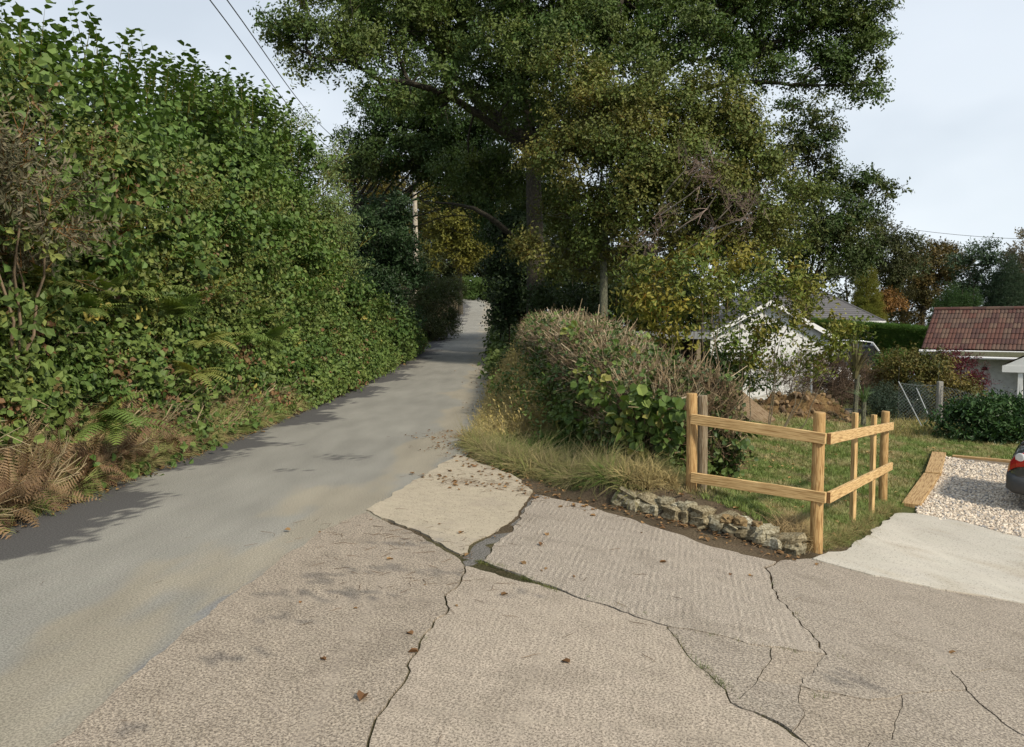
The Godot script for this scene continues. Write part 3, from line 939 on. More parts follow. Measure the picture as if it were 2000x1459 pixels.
# ---------------------------------------------------------------- timber, stone, fences
func beam(a: Vector3, b: Vector3, up: Vector3, hgt: float, thick: float, bev := 0.004) -> ArrayMesh:
	# in coordinates relative to a
	var x := (b - a).normalized()
	var z := x.cross(up).normalized()
	var y := z.cross(x)
	var mb := MB.new()
	mb.box(Transform3D(Basis(x, y, z), (b - a) * 0.5), Vector3(a.distance_to(b), hgt, thick), bev)
	return mb.mesh()
func round_post(hgt: float, r: float, sides := 18) -> ArrayMesh:
	var mb := MB.new()
	var path := []
	var rad := []
	var n := 9
	var lean := Vector3(rnd(-0.01, 0.01), 0, rnd(-0.01, 0.01))
	for i in n:
		var t := float(i) / (n - 1)
		path.append(Vector3(0, hgt * t * 0.992, 0) + lean * sin(t * 3.0))
		rad.append(r * (1.04 - 0.06 * t + rnd(-0.012, 0.012)))
	path.append(Vector3(0, hgt, 0) + lean * 0.1)
	rad.append(r * 0.9)
	mb.tube(path, rad, sides)
	return mb.mesh()
func build_fence():
	var f := thing("post_and_rail_fence", "new pale timber post and rail fence turning a corner round the lawn", "fence")
	var pa := at(1351, 768, 7.2)
	var pb := at(1601, 805, 6.5)
	var pc := at(1730, 803, 9.8)
	for p in [pa, pb, pc]:
		var base := H(p.x, -p.z) - 0.35
		var o := obj("post", round_post(p.y - base, 0.049), M.post, f, Vector3(p.x, base, p.z))
		o.rotation.y = rnd(0, 6)
	for q in [[1665, 806, 1020], [1702, 810, 1003]]:
		var b := G(q[0], q[2])
		var top := at(q[0], q[1], -b.z)
		var mb := MB.new()
		mb.box(Transform3D(Basis(Vector3.UP, Vector3(0, 0, -1), Vector3(-1, 0, 0)).rotated(Vector3.UP, 0.5), Vector3(0, (top.y - b.y) * 0.5 - 0.15, 0)), Vector3(top.y - b.y + 0.3, 0.048, 0.048), 0.003)
		obj("stake", mb.mesh(), M.pine, f, b)
	var n1 := Vector3(-0.6, 0, 0.8) * 0.066
	var ab := (pb - pa) * Vector3(1, 0, 1)
	n1 = Vector3(-ab.z, 0, ab.x).normalized()
	if n1.z < 0: n1 = -n1
	n1 *= 0.066
	var bc := (pc - pb) * Vector3(1, 0, 1)
	var n2 := Vector3(-bc.z, 0, bc.x).normalized()
	if n2.z < 0: n2 = -n2
	n2 *= 0.066
	for e in [[[1350, 818, 7.2], [1613, 857, 6.5], n1], [[1350, 932, 7.2], [1613, 972, 6.5], n1]]:
		var a: Vector3 = at(e[0][0], e[0][1], e[0][2] - 0.06)
		var b: Vector3 = at(e[1][0], e[1][1], e[1][2] - 0.07)
		obj("rail", beam(a, b, Vector3.UP, 0.092, 0.034), M.pine, f, a)
	for e in [[[1619, 857, 6.5], [1743, 832, 9.8]], [[1618, 972, 6.5], [1741, 910, 9.8]]]:
		var a: Vector3 = at(e[0][0], e[0][1], e[0][2] - 0.03)
		var b: Vector3 = at(e[1][0], e[1][1], e[1][2] - 0.03)
		var r := obj("rail", beam(a, b, Vector3.UP, 0.092, 0.034), M.pine, f, a)
		var x := (b - a).normalized()
		obj("end_grain", beam(-x * 0.003, x * 0.0005, Vector3.UP, 0.086, 0.029, 0.0005), M.pine_end, r)
	var g0 := at(1372, 772, 7.34)
	var og := obj("old_fence_post", round_post(g0.y - H(g0.x, -g0.z) + 0.3, 0.045, 10), M.old_wood, null, Vector3(g0.x, H(g0.x, -g0.z) - 0.3, g0.z))
	tag(og, "weathered grey post standing in the hedge behind the new post", "post")
func build_wall():
	var a := Vector2(0.95, 7.22)
	var b := Vector2(2.2, 6.32)
	var w := thing("dry_stone_wall", "low tumbledown wall of grey lichened stones at the lawn edge", "wall", on(a))
	var dir := (b - a).normalized()
	var back := Vector2(-dir.y, dir.x)
	if back.y < 0: back = -back
	var variants := []
	for k in 7: variants.append(pebble(1, 1, 1, 11 + k, 0.24, 3))
	for course in 2:
		var s := -0.05 + course * 0.06
		var total: float = a.distance_to(b) * [1.0, 0.97, 0.86][course]
		while s < total:
			var l := rnd(0.09, 0.25)
			var hh := rnd(0.09, 0.16) if course == 0 else rnd(0.06, 0.12) if course == 1 else rnd(0.05, 0.085)
			var c := a + dir * (s + l * 0.5) + back * (0.03 + course * 0.02 + rnd(-0.015, 0.02))
			var y: float = H(c.x - back.x * 0.1, c.y - back.y * 0.1) + [0.03, 0.1, 0.165][course] * (1.0 if s < total * 0.8 else 0.85)
			var o := obj("stone", variants[rng.randi() % 7], stone_mats[rng.randi() % stone_mats.size()], w, Vector3(c.x, y + rnd(-0.01, 0.01), -c.y) - w.position)
			o.basis = Basis(Vector3.UP, -Vector2(dir.x, -dir.y).angle() + rnd(-0.5, 0.5)) * Basis(Vector3.BACK, rnd(-0.4, 0.3)) * Basis.from_scale(Vector3(l * 0.92, hh, rnd(0.14, 0.2)))
			s += l * rnd(0.8, 0.98)
	# the end stone, and loose ones
	for q in [[1495, 1050, 0.24, 0.13, 0.1], [1166, 915, 0.13, 0.1, 0.1], [1240, 960, 0.15, 0.13, 0.12]]:
		var p := G(q[0], q[1], 0.05)
		var o := obj("stone", variants[rng.randi() % 7], stone_mats[0], w, p - w.position)
		o.basis = Basis(Vector3.UP, 0.6) * Basis(Vector3.BACK, -0.3) * Basis.from_scale(Vector3(q[2], q[3], q[4]))
	# lumps of dug clay on the mound behind
	for q in [[1420, 1002, 0.12], [1446, 1006, 0.13], [1478, 1013, 0.11], [1398, 1004, 0.08]]:
		var o := obj("clay_lump", pebble(1, 0.6, 0.8, int(q[0]), 0.35, 3), M.ochre, null, G(q[0], q[1] + 12, 0.04))
		o.basis = Basis(Vector3.UP, rnd(0, 6)) * q[2]
		o.scale *= 0.8
		tag(o, "ochre lump of dug clay resting behind the low stone wall", "clay", "clay lumps behind the wall")
var stone_mats := []
func build_sleepers():
	var y := -0.56
	var e := [[Vector3(4.88, y - 0.02, -9.72), Vector3(6.12, y, -11.62)], [Vector3(6.16, y + 0.012, -11.66), Vector3(7.2, y + 0.03, -13.45)], [Vector3(7.3, y - 0.01, -13.22), Vector3(9.3, y - 0.03, -11.8)]]
	var labels := ["timber sleeper edging the gravel with its end by new concrete", "timber sleeper edging lawn and gravel, laid beyond the first one", "timber sleeper on edge along the far side of the gravel"]
	for k in 3:
		var a: Vector3 = e[k][0]
		var b: Vector3 = e[k][1]
		var o := obj("timber_sleeper", beam(a, b, Vector3.UP, 0.13 if k < 2 else 0.2, 0.21 if k < 2 else 0.1, 0.006), M.sleeper, null, a + Vector3.DOWN * (0.05 if k < 2 else 0.06))
		tag(o, labels[k], "sleeper", "timber sleepers round the gravel bay")
func build_chain_link():
	var f := thing("chain_link_fence", "sagging chain link fence on a concrete post before the bungalow", "fence")
	var pp := G(1833, 842)
	var top := at(1833, 745, -pp.z)
	var mb := MB.new()
	var hh := top.y - pp.y
	mb.box(Transform3D(Basis(Vector3.UP, Vector3.FORWARD, Vector3.LEFT), Vector3(0, hh * 0.5 - 0.15, 0)), Vector3(hh + 0.3, 0.105, 0.105), 0.012)
	obj("post", mb.mesh(), M.concrete_post, f, pp)
	for q in [[[1755, 745], [1800, 832]], [[1790, 758], [1812, 808]], [[1772, 812], [1792, 780]]]:
		var a := at(q[0][0], q[0][1], -pp.z + 0.3)
		var b := at(q[1][0], q[1][1], -pp.z - 0.1)
		var s := MB.new()
		s.tube([Vector3.ZERO, b - a], [0.013, 0.013], 5)
		obj("brace", s.mesh(), M.galv, f, a)
	var tp := at(1586, 690, 19.5)
	var gp := MB.new()
	gp.tube([Vector3(0, -2.0, 0), Vector3.ZERO], [0.024, 0.024], 8)
	var gm := obj("angle_post", gp.mesh(), M.galv, f, tp)
	gm.material_override = M.white_paint
	# netting: two families of diagonal wires on each side of the post
	for side in [[at(1833, 752, -pp.z), at(1990, 790, -pp.z - 1.4)], [at(1833, 752, -pp.z), at(1755, 748, -pp.z + 0.5)]]:
		var a: Vector3 = side[0]
		var b: Vector3 = side[1]
		var w := MB.new()
		var len := a.distance_to(b)
		var drop := 0.8
		var n := int(len / 0.075)
		for fam in [-1.0, 1.0]:
			for k in range(-12, n + 12):
				var pts := []
				for i in 2:
					var u: float = (k * 0.075 + fam * (i - 0.5) * drop)
					var t := clampf(u / len, 0.0, 1.0)
					var v: float = drop * i
					if u < 0.0 or u > len:
						var over: float = absf(u - clampf(u, 0.0, len))
						v += (over if i == 0 else -over)
					pts.append(a.lerp(b, t) + Vector3.DOWN * v - a + Vector3(0, 0, 0.02 * sin(t * 9.0)))
				if pts[0].distance_to(pts[1]) < 0.1: continue
				w.tube(pts, [0.0028, 0.0028], 3, Color.WHITE, false)
		w.tube([Vector3.ZERO, (b - a) * 0.5 + Vector3.DOWN * 0.04, b - a], [0.003, 0.003, 0.003], 3)
		tag(obj("wire_netting", w.mesh(), M.galv, f, a), "", "", "", "stuff")
func build_yard():
	# spoil heap
	var c := Vector2(6.35, 18.0)
	var mb := MB.new()
	var n := 34
	for j in n + 1:
		for i in n + 1:
			var u := Vector2(i, j) / n * 2.0 - Vector2.ONE
			var p := c + Vector2(u.x * 1.5, u.y * 1.25)
			var r := u.length()
			var h := 0.5 * exp(-r * r * 3.0) + 0.2 * exp(-((u - Vector2(0.45, -0.2)) / 0.4).length_squared()) + (0.22 * nf(p, 75.0) + 0.07 * nf(p, 300.0)) * (1.0 - smoothstep(0.6, 1.0, r))
			if r > 0.98: h = -0.06
			var t := clampf(0.5 + 1.3 * nf(p, 90.0, 40.0), 0, 1)
			mb.vert(Vector3(u.x * 1.5, H(p.x, p.y) - H(c.x, c.y) + h, -u.y * 1.25), Color(0.235, 0.165, 0.085).lerp(Color(0.13, 0.085, 0.05), t), p)
	for j in n:
		for i in n:
			var a := j * (n + 1) + i
			for q in [a, a + n + 1, a + n + 2, a, a + n + 2, a + 1]: mb.ix.append(q)
	var heap: Node = tag(obj("spoil_heap", mb.mesh(), M.clay, null, on(c)), "heap of dug yellow brown earth on the lawn beside planks", "earth heap")
	var cl := Scat.new()
	var wg := Scat.new()
	for k in 900:
		var i := rng.randi() % mb.v.size()
		var p := mb.v[i] + Vector3(rnd(-0.05, 0.05), 0.01, rnd(-0.05, 0.05))
		if absf(p.x) > 1.25 or absf(p.z) > 1.05: continue
		var sz := rnd(0.03, 0.13) * (0.6 + rng.randf() * 0.5)
		if k % 4: cl.add(Basis(Quaternion(rdir(), rnd(0, TAU))).scaled_local(Vector3(sz, sz * 0.7, sz)), p, mixc(Color(0.24, 0.165, 0.085), Color(0.12, 0.08, 0.05), rng.randf(), 0.25))
		else: wg.add(aim(Vector3.UP + rdir() * 0.7, rnd(0.3, 0.7)), p, mixc(Color(0.1, 0.13, 0.04), Color(0.32, 0.24, 0.12), rng.randf()))
	multi("clods", SP.pebble, M.gravel, cl, heap)
	multi("weeds", SP.verge, M.dry, wg, heap)
	for q in [[[1428, 758, 17.2], [1506, 824, 15.9], 0.0], [[1416, 768, 16.8], [1490, 831, 15.6], 0.0]]:
		var a: Vector3 = at(q[0][0], q[0][1], q[0][2])
		var b: Vector3 = at(q[1][0], q[1][1], q[1][2])
		var o := obj("scaffold_plank", beam(a, b, Vector3(-0.35, 1, 0.6), 0.045, 0.22, 0.004), M.plank, null, a)
		tag(o, "upper weathered brown plank leaning by the earth heap" if q[0][0] == 1428 else "lower weathered brown plank leaning by the earth heap", "plank", "planks by the earth heap")
	var slab_ := MB.new()
	slab_.box(Transform3D(Basis(Vector3.UP, 0.3), Vector3.ZERO), Vector3(1.0, 0.08, 0.5), 0.01)
	tag(obj("paving_slab", slab_.mesh(), M.concrete_post, null, G(1650, 803, 0.05)), "grey stone slab lying on grass below the strappy plants", "slab")

# ---------------------------------------------------------------- buildings
func wall_box(mb: MB, lo: Vector3, hi: Vector3):
	mb.box(Transform3D(Basis(), (lo + hi) * 0.5), hi - lo, 0.0)
func build_bungalow():
	# local x runs along the eaves toward the viewer's right, local z comes out of the wall, y up; origin under the far corner of the eaves
	var e := at(1799, 682, 30.0)
	var u := Vector3(0.785, 0, 0.62)
	var b := thing("bungalow", "bungalow with mossy red brown tiled roof and shaded white wall", "house", Vector3(e.x, 0, e.z))
	b.basis = Basis(u, Vector3.UP, u.cross(Vector3.UP))
	var ey := e.y
	var run := 2.15
	var rise := 1.5
	var L := 8.0
	var mb := MB.new()
	wall_box(mb, Vector3(0.25, -1.9, -4.0), Vector3(L, ey - 0.1, -0.35))
	# far gable
	for x in [0.25]:
		mb.tri(Vector3(x, ey - 0.1, -0.35), Vector3(x, ey - 0.1, -run * 2.0 + 0.35), Vector3(x, ey + rise - 0.15, -run))
	obj("wall", mb.mesh(), M.render, b)
	var roof := MB.new()
	var th := Vector3(0, -0.06, 0)
	for s in [0.0, 1.0]:
		var y0 := ey
		var z0: float = -2.0 * run * s
		roof.quad(Vector3(0, y0, z0) + th, Vector3(L, y0, z0) + th, Vector3(L, ey + rise, -run) + th, Vector3(0, ey + rise, -run) + th, Color(0.16, 0.075, 0.055))
	roof.quad(Vector3(0.02, ey - 0.07, 0), Vector3(0.02, ey + rise - 0.09, -run), Vector3(0.02, ey + rise - 0.2, -run), Vector3(0.02, ey - 0.18, 0), Color(0.3, 0.26, 0.22))
	var rf := obj("roof", roof.mesh(), M.tile, b)
	# double-roll tiles, laid course by course
	var tile := MB.new()
	var tw := 0.25
	var tl := 0.36
	for k in 8:
		var pts := []
		for q in 2:
			var x := (k + q) / 8.0
			pts.append(Vector3(x * tw, 0.026 * pow(absf(sin(x * TAU)), 0.8), 0))
		tile.quad(pts[0], pts[1], pts[1] + Vector3(0, 0, -tl), pts[0] + Vector3(0, 0, -tl))
		tile.quad(pts[0], pts[1], pts[1] + Vector3(0, -0.024, 0), pts[0] + Vector3(0, -0.024, 0))
	var tm := tile.mesh()
	var slope := atan2(rise, run)
	var sl := sqrt(rise * rise + run * run)
	var tones := []
	for c in [Color(0.14, 0.074, 0.062), Color(0.118, 0.063, 0.057), Color(0.16, 0.095, 0.078), Color(0.105, 0.063, 0.058), Color(0.16, 0.11, 0.088), Color(0.128, 0.088, 0.075)]:
		var m: StandardMaterial3D = M.tile.duplicate()
		m.albedo_color = c.linear_to_srgb()
		tones.append(m)
	var rows := 8
	for r in rows:
		for k in int(L / tw):
			var t := r * sl / rows
			var o := obj("tile", tm, tones[rng.randi() % tones.size()], rf, Vector3(k * tw, ey + sin(slope) * t + 0.03 + rnd(-0.004, 0.004), -cos(slope) * t))
			o.basis = Basis(Vector3.RIGHT, slope - 0.055 + rnd(-0.01, 0.01)) * Basis(Vector3.UP, rnd(-0.01, 0.01))
	for k in 18:
		var rb := MB.new()
		rb.tube([Vector3.ZERO, Vector3(0.44, 0, 0)], [0.1, 0.105], 8)
		obj("ridge_tile", rb.mesh(), tones[k % 6], rf, Vector3(k * 0.445, ey + rise + 0.0, -run))
	# eaves: fascia, gutter, downpipe
	var fa := MB.new()
	wall_box(fa, Vector3(0.02, ey - 0.2, -0.06), Vector3(L, ey - 0.03, -0.03))
	obj("fascia", fa.mesh(), M.white_paint, b)
	var gu := MB.new()
	gu.tube([Vector3(-0.05, ey - 0.07, 0.04), Vector3(L, ey - 0.1, 0.04)], [0.06, 0.06], 8)
	obj("gutter", gu.mesh(), M.white_plastic, b)
	var dp := MB.new()
	dp.tube([Vector3(0.55, ey - 0.1, 0.04), Vector3(0.55, ey - 0.3, -0.02), Vector3(0.55, ey - 0.5, -0.3), Vector3(0.55, -1.9, -0.3)], [0.034, 0.034, 0.034, 0.034], 8)
	obj("downpipe", dp.mesh(), M.white_plastic, b)
	# low felted lean-to in front of the wall
	var le := MB.new()
	le.quad(Vector3(1.1, ey - 0.02, 0.0), Vector3(5.2, ey - 0.02, 0.0), Vector3(5.2, ey - 0.2, 0.55), Vector3(1.1, ey - 0.2, 0.55))
	le.quad(Vector3(1.1, ey - 0.06, 0.0), Vector3(5.2, ey - 0.06, 0.0), Vector3(5.2, ey - 0.26, 0.55), Vector3(1.1, ey - 0.26, 0.55))
	le.quad(Vector3(1.1, ey - 0.2, 0.55), Vector3(5.2, ey - 0.2, 0.55), Vector3(5.2, ey - 0.26, 0.55), Vector3(1.1, ey - 0.26, 0.55))
	le.quad(Vector3(1.1, ey - 0.02, 0.0), Vector3(1.1, ey - 0.2, 0.55), Vector3(1.1, ey - 0.26, 0.55), Vector3(1.1, ey - 0.06, 0.0))
	obj("lean_to_roof", le.mesh(), M.moss_felt, b)
	var g2 := MB.new()
	g2.tube([Vector3(0.95, ey - 0.25, 0.61), Vector3(3.3, ey - 0.27, 0.61)], [0.05, 0.05], 8)
	obj("gutter", g2.mesh(), M.white_plastic, b)
	# wall lamp
	var la := MB.new()
	var lp := Vector3(2.05, ey - 0.75, -0.26)
	la.tube([lp + Vector3(0, -0.14, 0), lp + Vector3(0, 0.02, 0)], [0.075, 0.075], 10)
	var lo := obj("wall_light", la.mesh(), M.white_plastic, b)
	var lc := MB.new()
	lc.tube([lp + Vector3(0, 0.02, 0), lp + Vector3(0, 0.12, 0), lp + Vector3(0, 0.15, 0)], [0.09, 0.085, 0.05], 10)
	lc.box(Transform3D(Basis(), lp + Vector3(0, 0.06, -0.06)), Vector3(0.05, 0.06, 0.1))
	obj("cap", lc.mesh(), M.dark, lo)
	# window beside the porch
	var wi := MB.new()
	for q in [[3.3, 3.36, -1.35, -0.38], [4.1, 4.16, -1.35, -0.38], [3.3, 4.16, -1.35, -1.28], [3.3, 4.16, -0.45, -0.38], [3.3, 4.16, -0.62, -0.57]]:
		wall_box(wi, Vector3(q[0], ey + q[2], -0.35), Vector3(q[1], ey + q[3], -0.31))
	var wo := obj("window", wi.mesh(), M.white_paint, b)
	var pa := MB.new()
	pa.quad(Vector3(3.34, ey - 1.3, -0.335), Vector3(4.12, ey - 1.3, -0.335), Vector3(4.12, ey - 0.4, -0.335), Vector3(3.34, ey - 0.4, -0.335))
	obj("pane", pa.mesh(), M.glass, wo)
	# porch with a gabled roof coming forward
	var po := MB.new()
	var x0 := 2.85
	var x1 := 6.6
	var zf := 1.9
	var py := ey - 0.42
	po.quad(Vector3(x0, py, -0.3), Vector3(x0, py, zf), Vector3((x0 + x1) * 0.5, py + 1.0, zf), Vector3((x0 + x1) * 0.5, py + 1.0, -0.3), Color(0.16, 0.08, 0.06))
	po.quad(Vector3(x1, py, -0.3), Vector3(x1, py, zf), Vector3((x0 + x1) * 0.5, py + 1.0, zf), Vector3((x0 + x1) * 0.5, py + 1.0, -0.3), Color(0.16, 0.08, 0.06))
	obj("porch_roof", po.mesh(), M.tile, b)
	var pf := MB.new()
	pf.tri(Vector3(x0 + 0.05, py - 0.03, zf - 0.02), Vector3(x1 - 0.05, py - 0.03, zf - 0.02), Vector3((x0 + x1) * 0.5, py + 0.95, zf - 0.02))
	wall_box(pf, Vector3(x0, py - 0.25, zf - 0.05), Vector3(x1, py - 0.03, zf - 0.01))
	wall_box(pf, Vector3(x0, py - 0.2, -0.3), Vector3(x0 + 0.03, py - 0.03, zf - 0.05))
	obj("porch_gable", pf.mesh(), M.white_paint, b)
	for x in [x0 + 0.45, x1 - 0.2]:
		var pp := MB.new()
		wall_box(pp, Vector3(x, -2.0, zf - 0.2), Vector3(x + 0.14, py - 0.25, zf - 0.06))
		obj("porch_post", pp.mesh(), M.white_paint, b)
func build_garage():
	var d := 23.0
	var o := at(1388, 650, d)
	var t := thing("white_garage", "white rendered garage with a low gable glimpsed behind yellowing cherry leaves", "garage", Vector3(o.x, H(o.x, d) - 0.2, o.z), "", -0.12)
	var w := 3.25
	var e: float = at(1500, 652, d).y - t.position.y
	var p: float = at(1500, 590, d).y - t.position.y
	var mb := MB.new()
	wall_box(mb, Vector3(0, 0, -5.5), Vector3(w, e, 0))
	for z in [0.0, -5.5]: mb.tri(Vector3(0, e, z), Vector3(w, e, z), Vector3(w * 0.5, p, z))
	obj("wall", mb.mesh(), M.render, t)
	var r := MB.new()
	for s in [0.0, 1.0]:
		var x := -0.25 if s == 0.0 else w + 0.25
		r.quad(Vector3(x, e - 0.1, 0.2), Vector3(w * 0.5, p + 0.06, 0.2), Vector3(w * 0.5, p + 0.06, -5.7), Vector3(x, e - 0.1, -5.7), Color.WHITE)
		r.quad(Vector3(x, e - 0.2, 0.2), Vector3(w * 0.5, p - 0.04, 0.2), Vector3(w * 0.5, p - 0.04, -5.7), Vector3(x, e - 0.2, -5.7), Color.WHITE)
	obj("roof", r.mesh(), M.slate, t)
	var bb := MB.new()
	for s in [0.0, 1.0]:
		var x := -0.25 if s == 0.0 else w + 0.25
		bb.quad(Vector3(x, e - 0.1, 0.21), Vector3(w * 0.5, p + 0.06, 0.21), Vector3(w * 0.5, p - 0.08, 0.21), Vector3(x, e - 0.24, 0.21))
	obj("bargeboard", bb.mesh(), M.white_paint, t)
	# open lean-to on its side
	var l := thing("carport", "dark open carport with a thin grey roof edge beside white garage", "carport", t.position, "", -0.12)
	var c := MB.new()
	wall_box(c, Vector3(-2.2, e - 0.14, -4.0), Vector3(-0.02, e + 0.04, 0.4))
	obj("flat_roof", c.mesh(), M.felt_pale, l)
	var cb := MB.new()
	wall_box(cb, Vector3(-2.2, 0, -4.1), Vector3(-0.02, e - 0.14, -4.0))
	wall_box(cb, Vector3(-2.3, 0, -4.1), Vector3(-2.2, e - 0.14, 0.0))
	obj("back_wall", cb.mesh(), M.board, l)
	var cp := MB.new()
	wall_box(cp, Vector3(-0.42, 0, 0.2), Vector3(-0.3, e - 0.14, 0.3))
	obj("post", cp.mesh(), M.old_wood, l)
func build_far_house():
	var d := 52.0
	var a := at(1400, 628, d)
	var b := at(1722, 628, d)
	var t := thing("slate_roofed_house", "far house with a hipped grey slate roof and white eaves", "house", Vector3(a.x, -1.4, a.z))
	var w := b.x - a.x
	var e := a.y + 1.4
	var p: float = at(1590, 548, d + 3.5).y + 1.4
	var dep := 7.0
	var r := MB.new()
	var q := [Vector3(0, e, 0.5), Vector3(w, e, 0.5), Vector3(w, e, -dep - 0.5), Vector3(0, e, -dep - 0.5)]
	var k0 := Vector3(4.0, p, -dep * 0.5)
	var k1 := Vector3(w - 4.1, p, -dep * 0.5)
	r.quad(q[0], q[1], k1, k0); r.quad(q[2], q[3], k0, k1); r.tri(q[1], q[2], k1); r.tri(q[3], q[0], k0)
	# raised courses of slates
	for i in 22:
		var f := i / 22.0
		var l0: Vector3 = q[0].lerp(k0, f)
		var l1: Vector3 = q[1].lerp(k1, f)
		var up := Vector3(0, 0.012, 0.022)
		r.quad(l0 + up, l1 + up, l1.lerp(k1, 0.05) + up * 0.2, l0.lerp(k0, 0.05) + up * 0.2, grey(rnd(0.85, 1.15)))
	obj("roof", r.mesh(), M.slate, t)
	var rt := MB.new()
	rt.tube([q[1], k1, k0, q[0]], [0.07, 0.07, 0.07, 0.07], 6, grey(0.8))
	obj("hip_tiles", rt.mesh(), M.slate, t)
	var mb := MB.new()
	wall_box(mb, Vector3(0.5, 0, -dep), Vector3(w - 0.5, e - 0.1, 0))
	obj("wall", mb.mesh(), M.render, t)
	var g_ := MB.new()
	wall_box(g_, Vector3(-0.03, e - 0.16, 0.46), Vector3(w + 0.03, e + 0.03, 0.56))
	obj("gutter", g_.mesh(), M.white_plastic, t)
	var wi := MB.new()
	wall_box(wi, Vector3(w - 3.4, e - 1.9, 0.0), Vector3(w - 1.6, e - 0.5, 0.04))
	var wo := obj("window", wi.mesh(), M.white_paint, t)
	var gl := MB.new()
	wall_box(gl, Vector3(w - 3.3, e - 1.8, 0.04), Vector3(w - 1.7, e - 0.6, 0.05))
	obj("pane", gl.mesh(), M.glass, wo)

# ---------------------------------------------------------------- vehicles
func ring(x: float, hw: float, y0: float, y1: float, n := 20) -> Array:
	var o := []
	for k in n:
		var a := TAU * k / n
		var cx := signf(cos(a)) * pow(absf(cos(a)), 0.42)
		var sy := signf(sin(a)) * pow(absf(sin(a)), 0.55)
		o.append(Vector3(x, (y0 + y1) * 0.5 + sy * (y1 - y0) * 0.5, cx * hw))
	return o
func loft(rings: Array, col := Color.WHITE) -> ArrayMesh:
	var mb := MB.new()
	var n: int = rings[0].size()
	for r in rings:
		for p in r: mb.vert(p, col)
	for i in rings.size() - 1:
		for k in n:
			var a := i * n + k
			var b := i * n + (k + 1) % n
			for q in [a, a + n, b + n, a, b + n, b]: mb.ix.append(q)
	for e in [0, rings.size() - 1]:
		var c := Vector3.ZERO
		for p in rings[e]: c += p / n
		var m := mb.vert(c, col)
		for k in n:
			for q in [m, e * n + k, e * n + (k + 1) % n]: mb.ix.append(q)
	return mb.mesh(true)
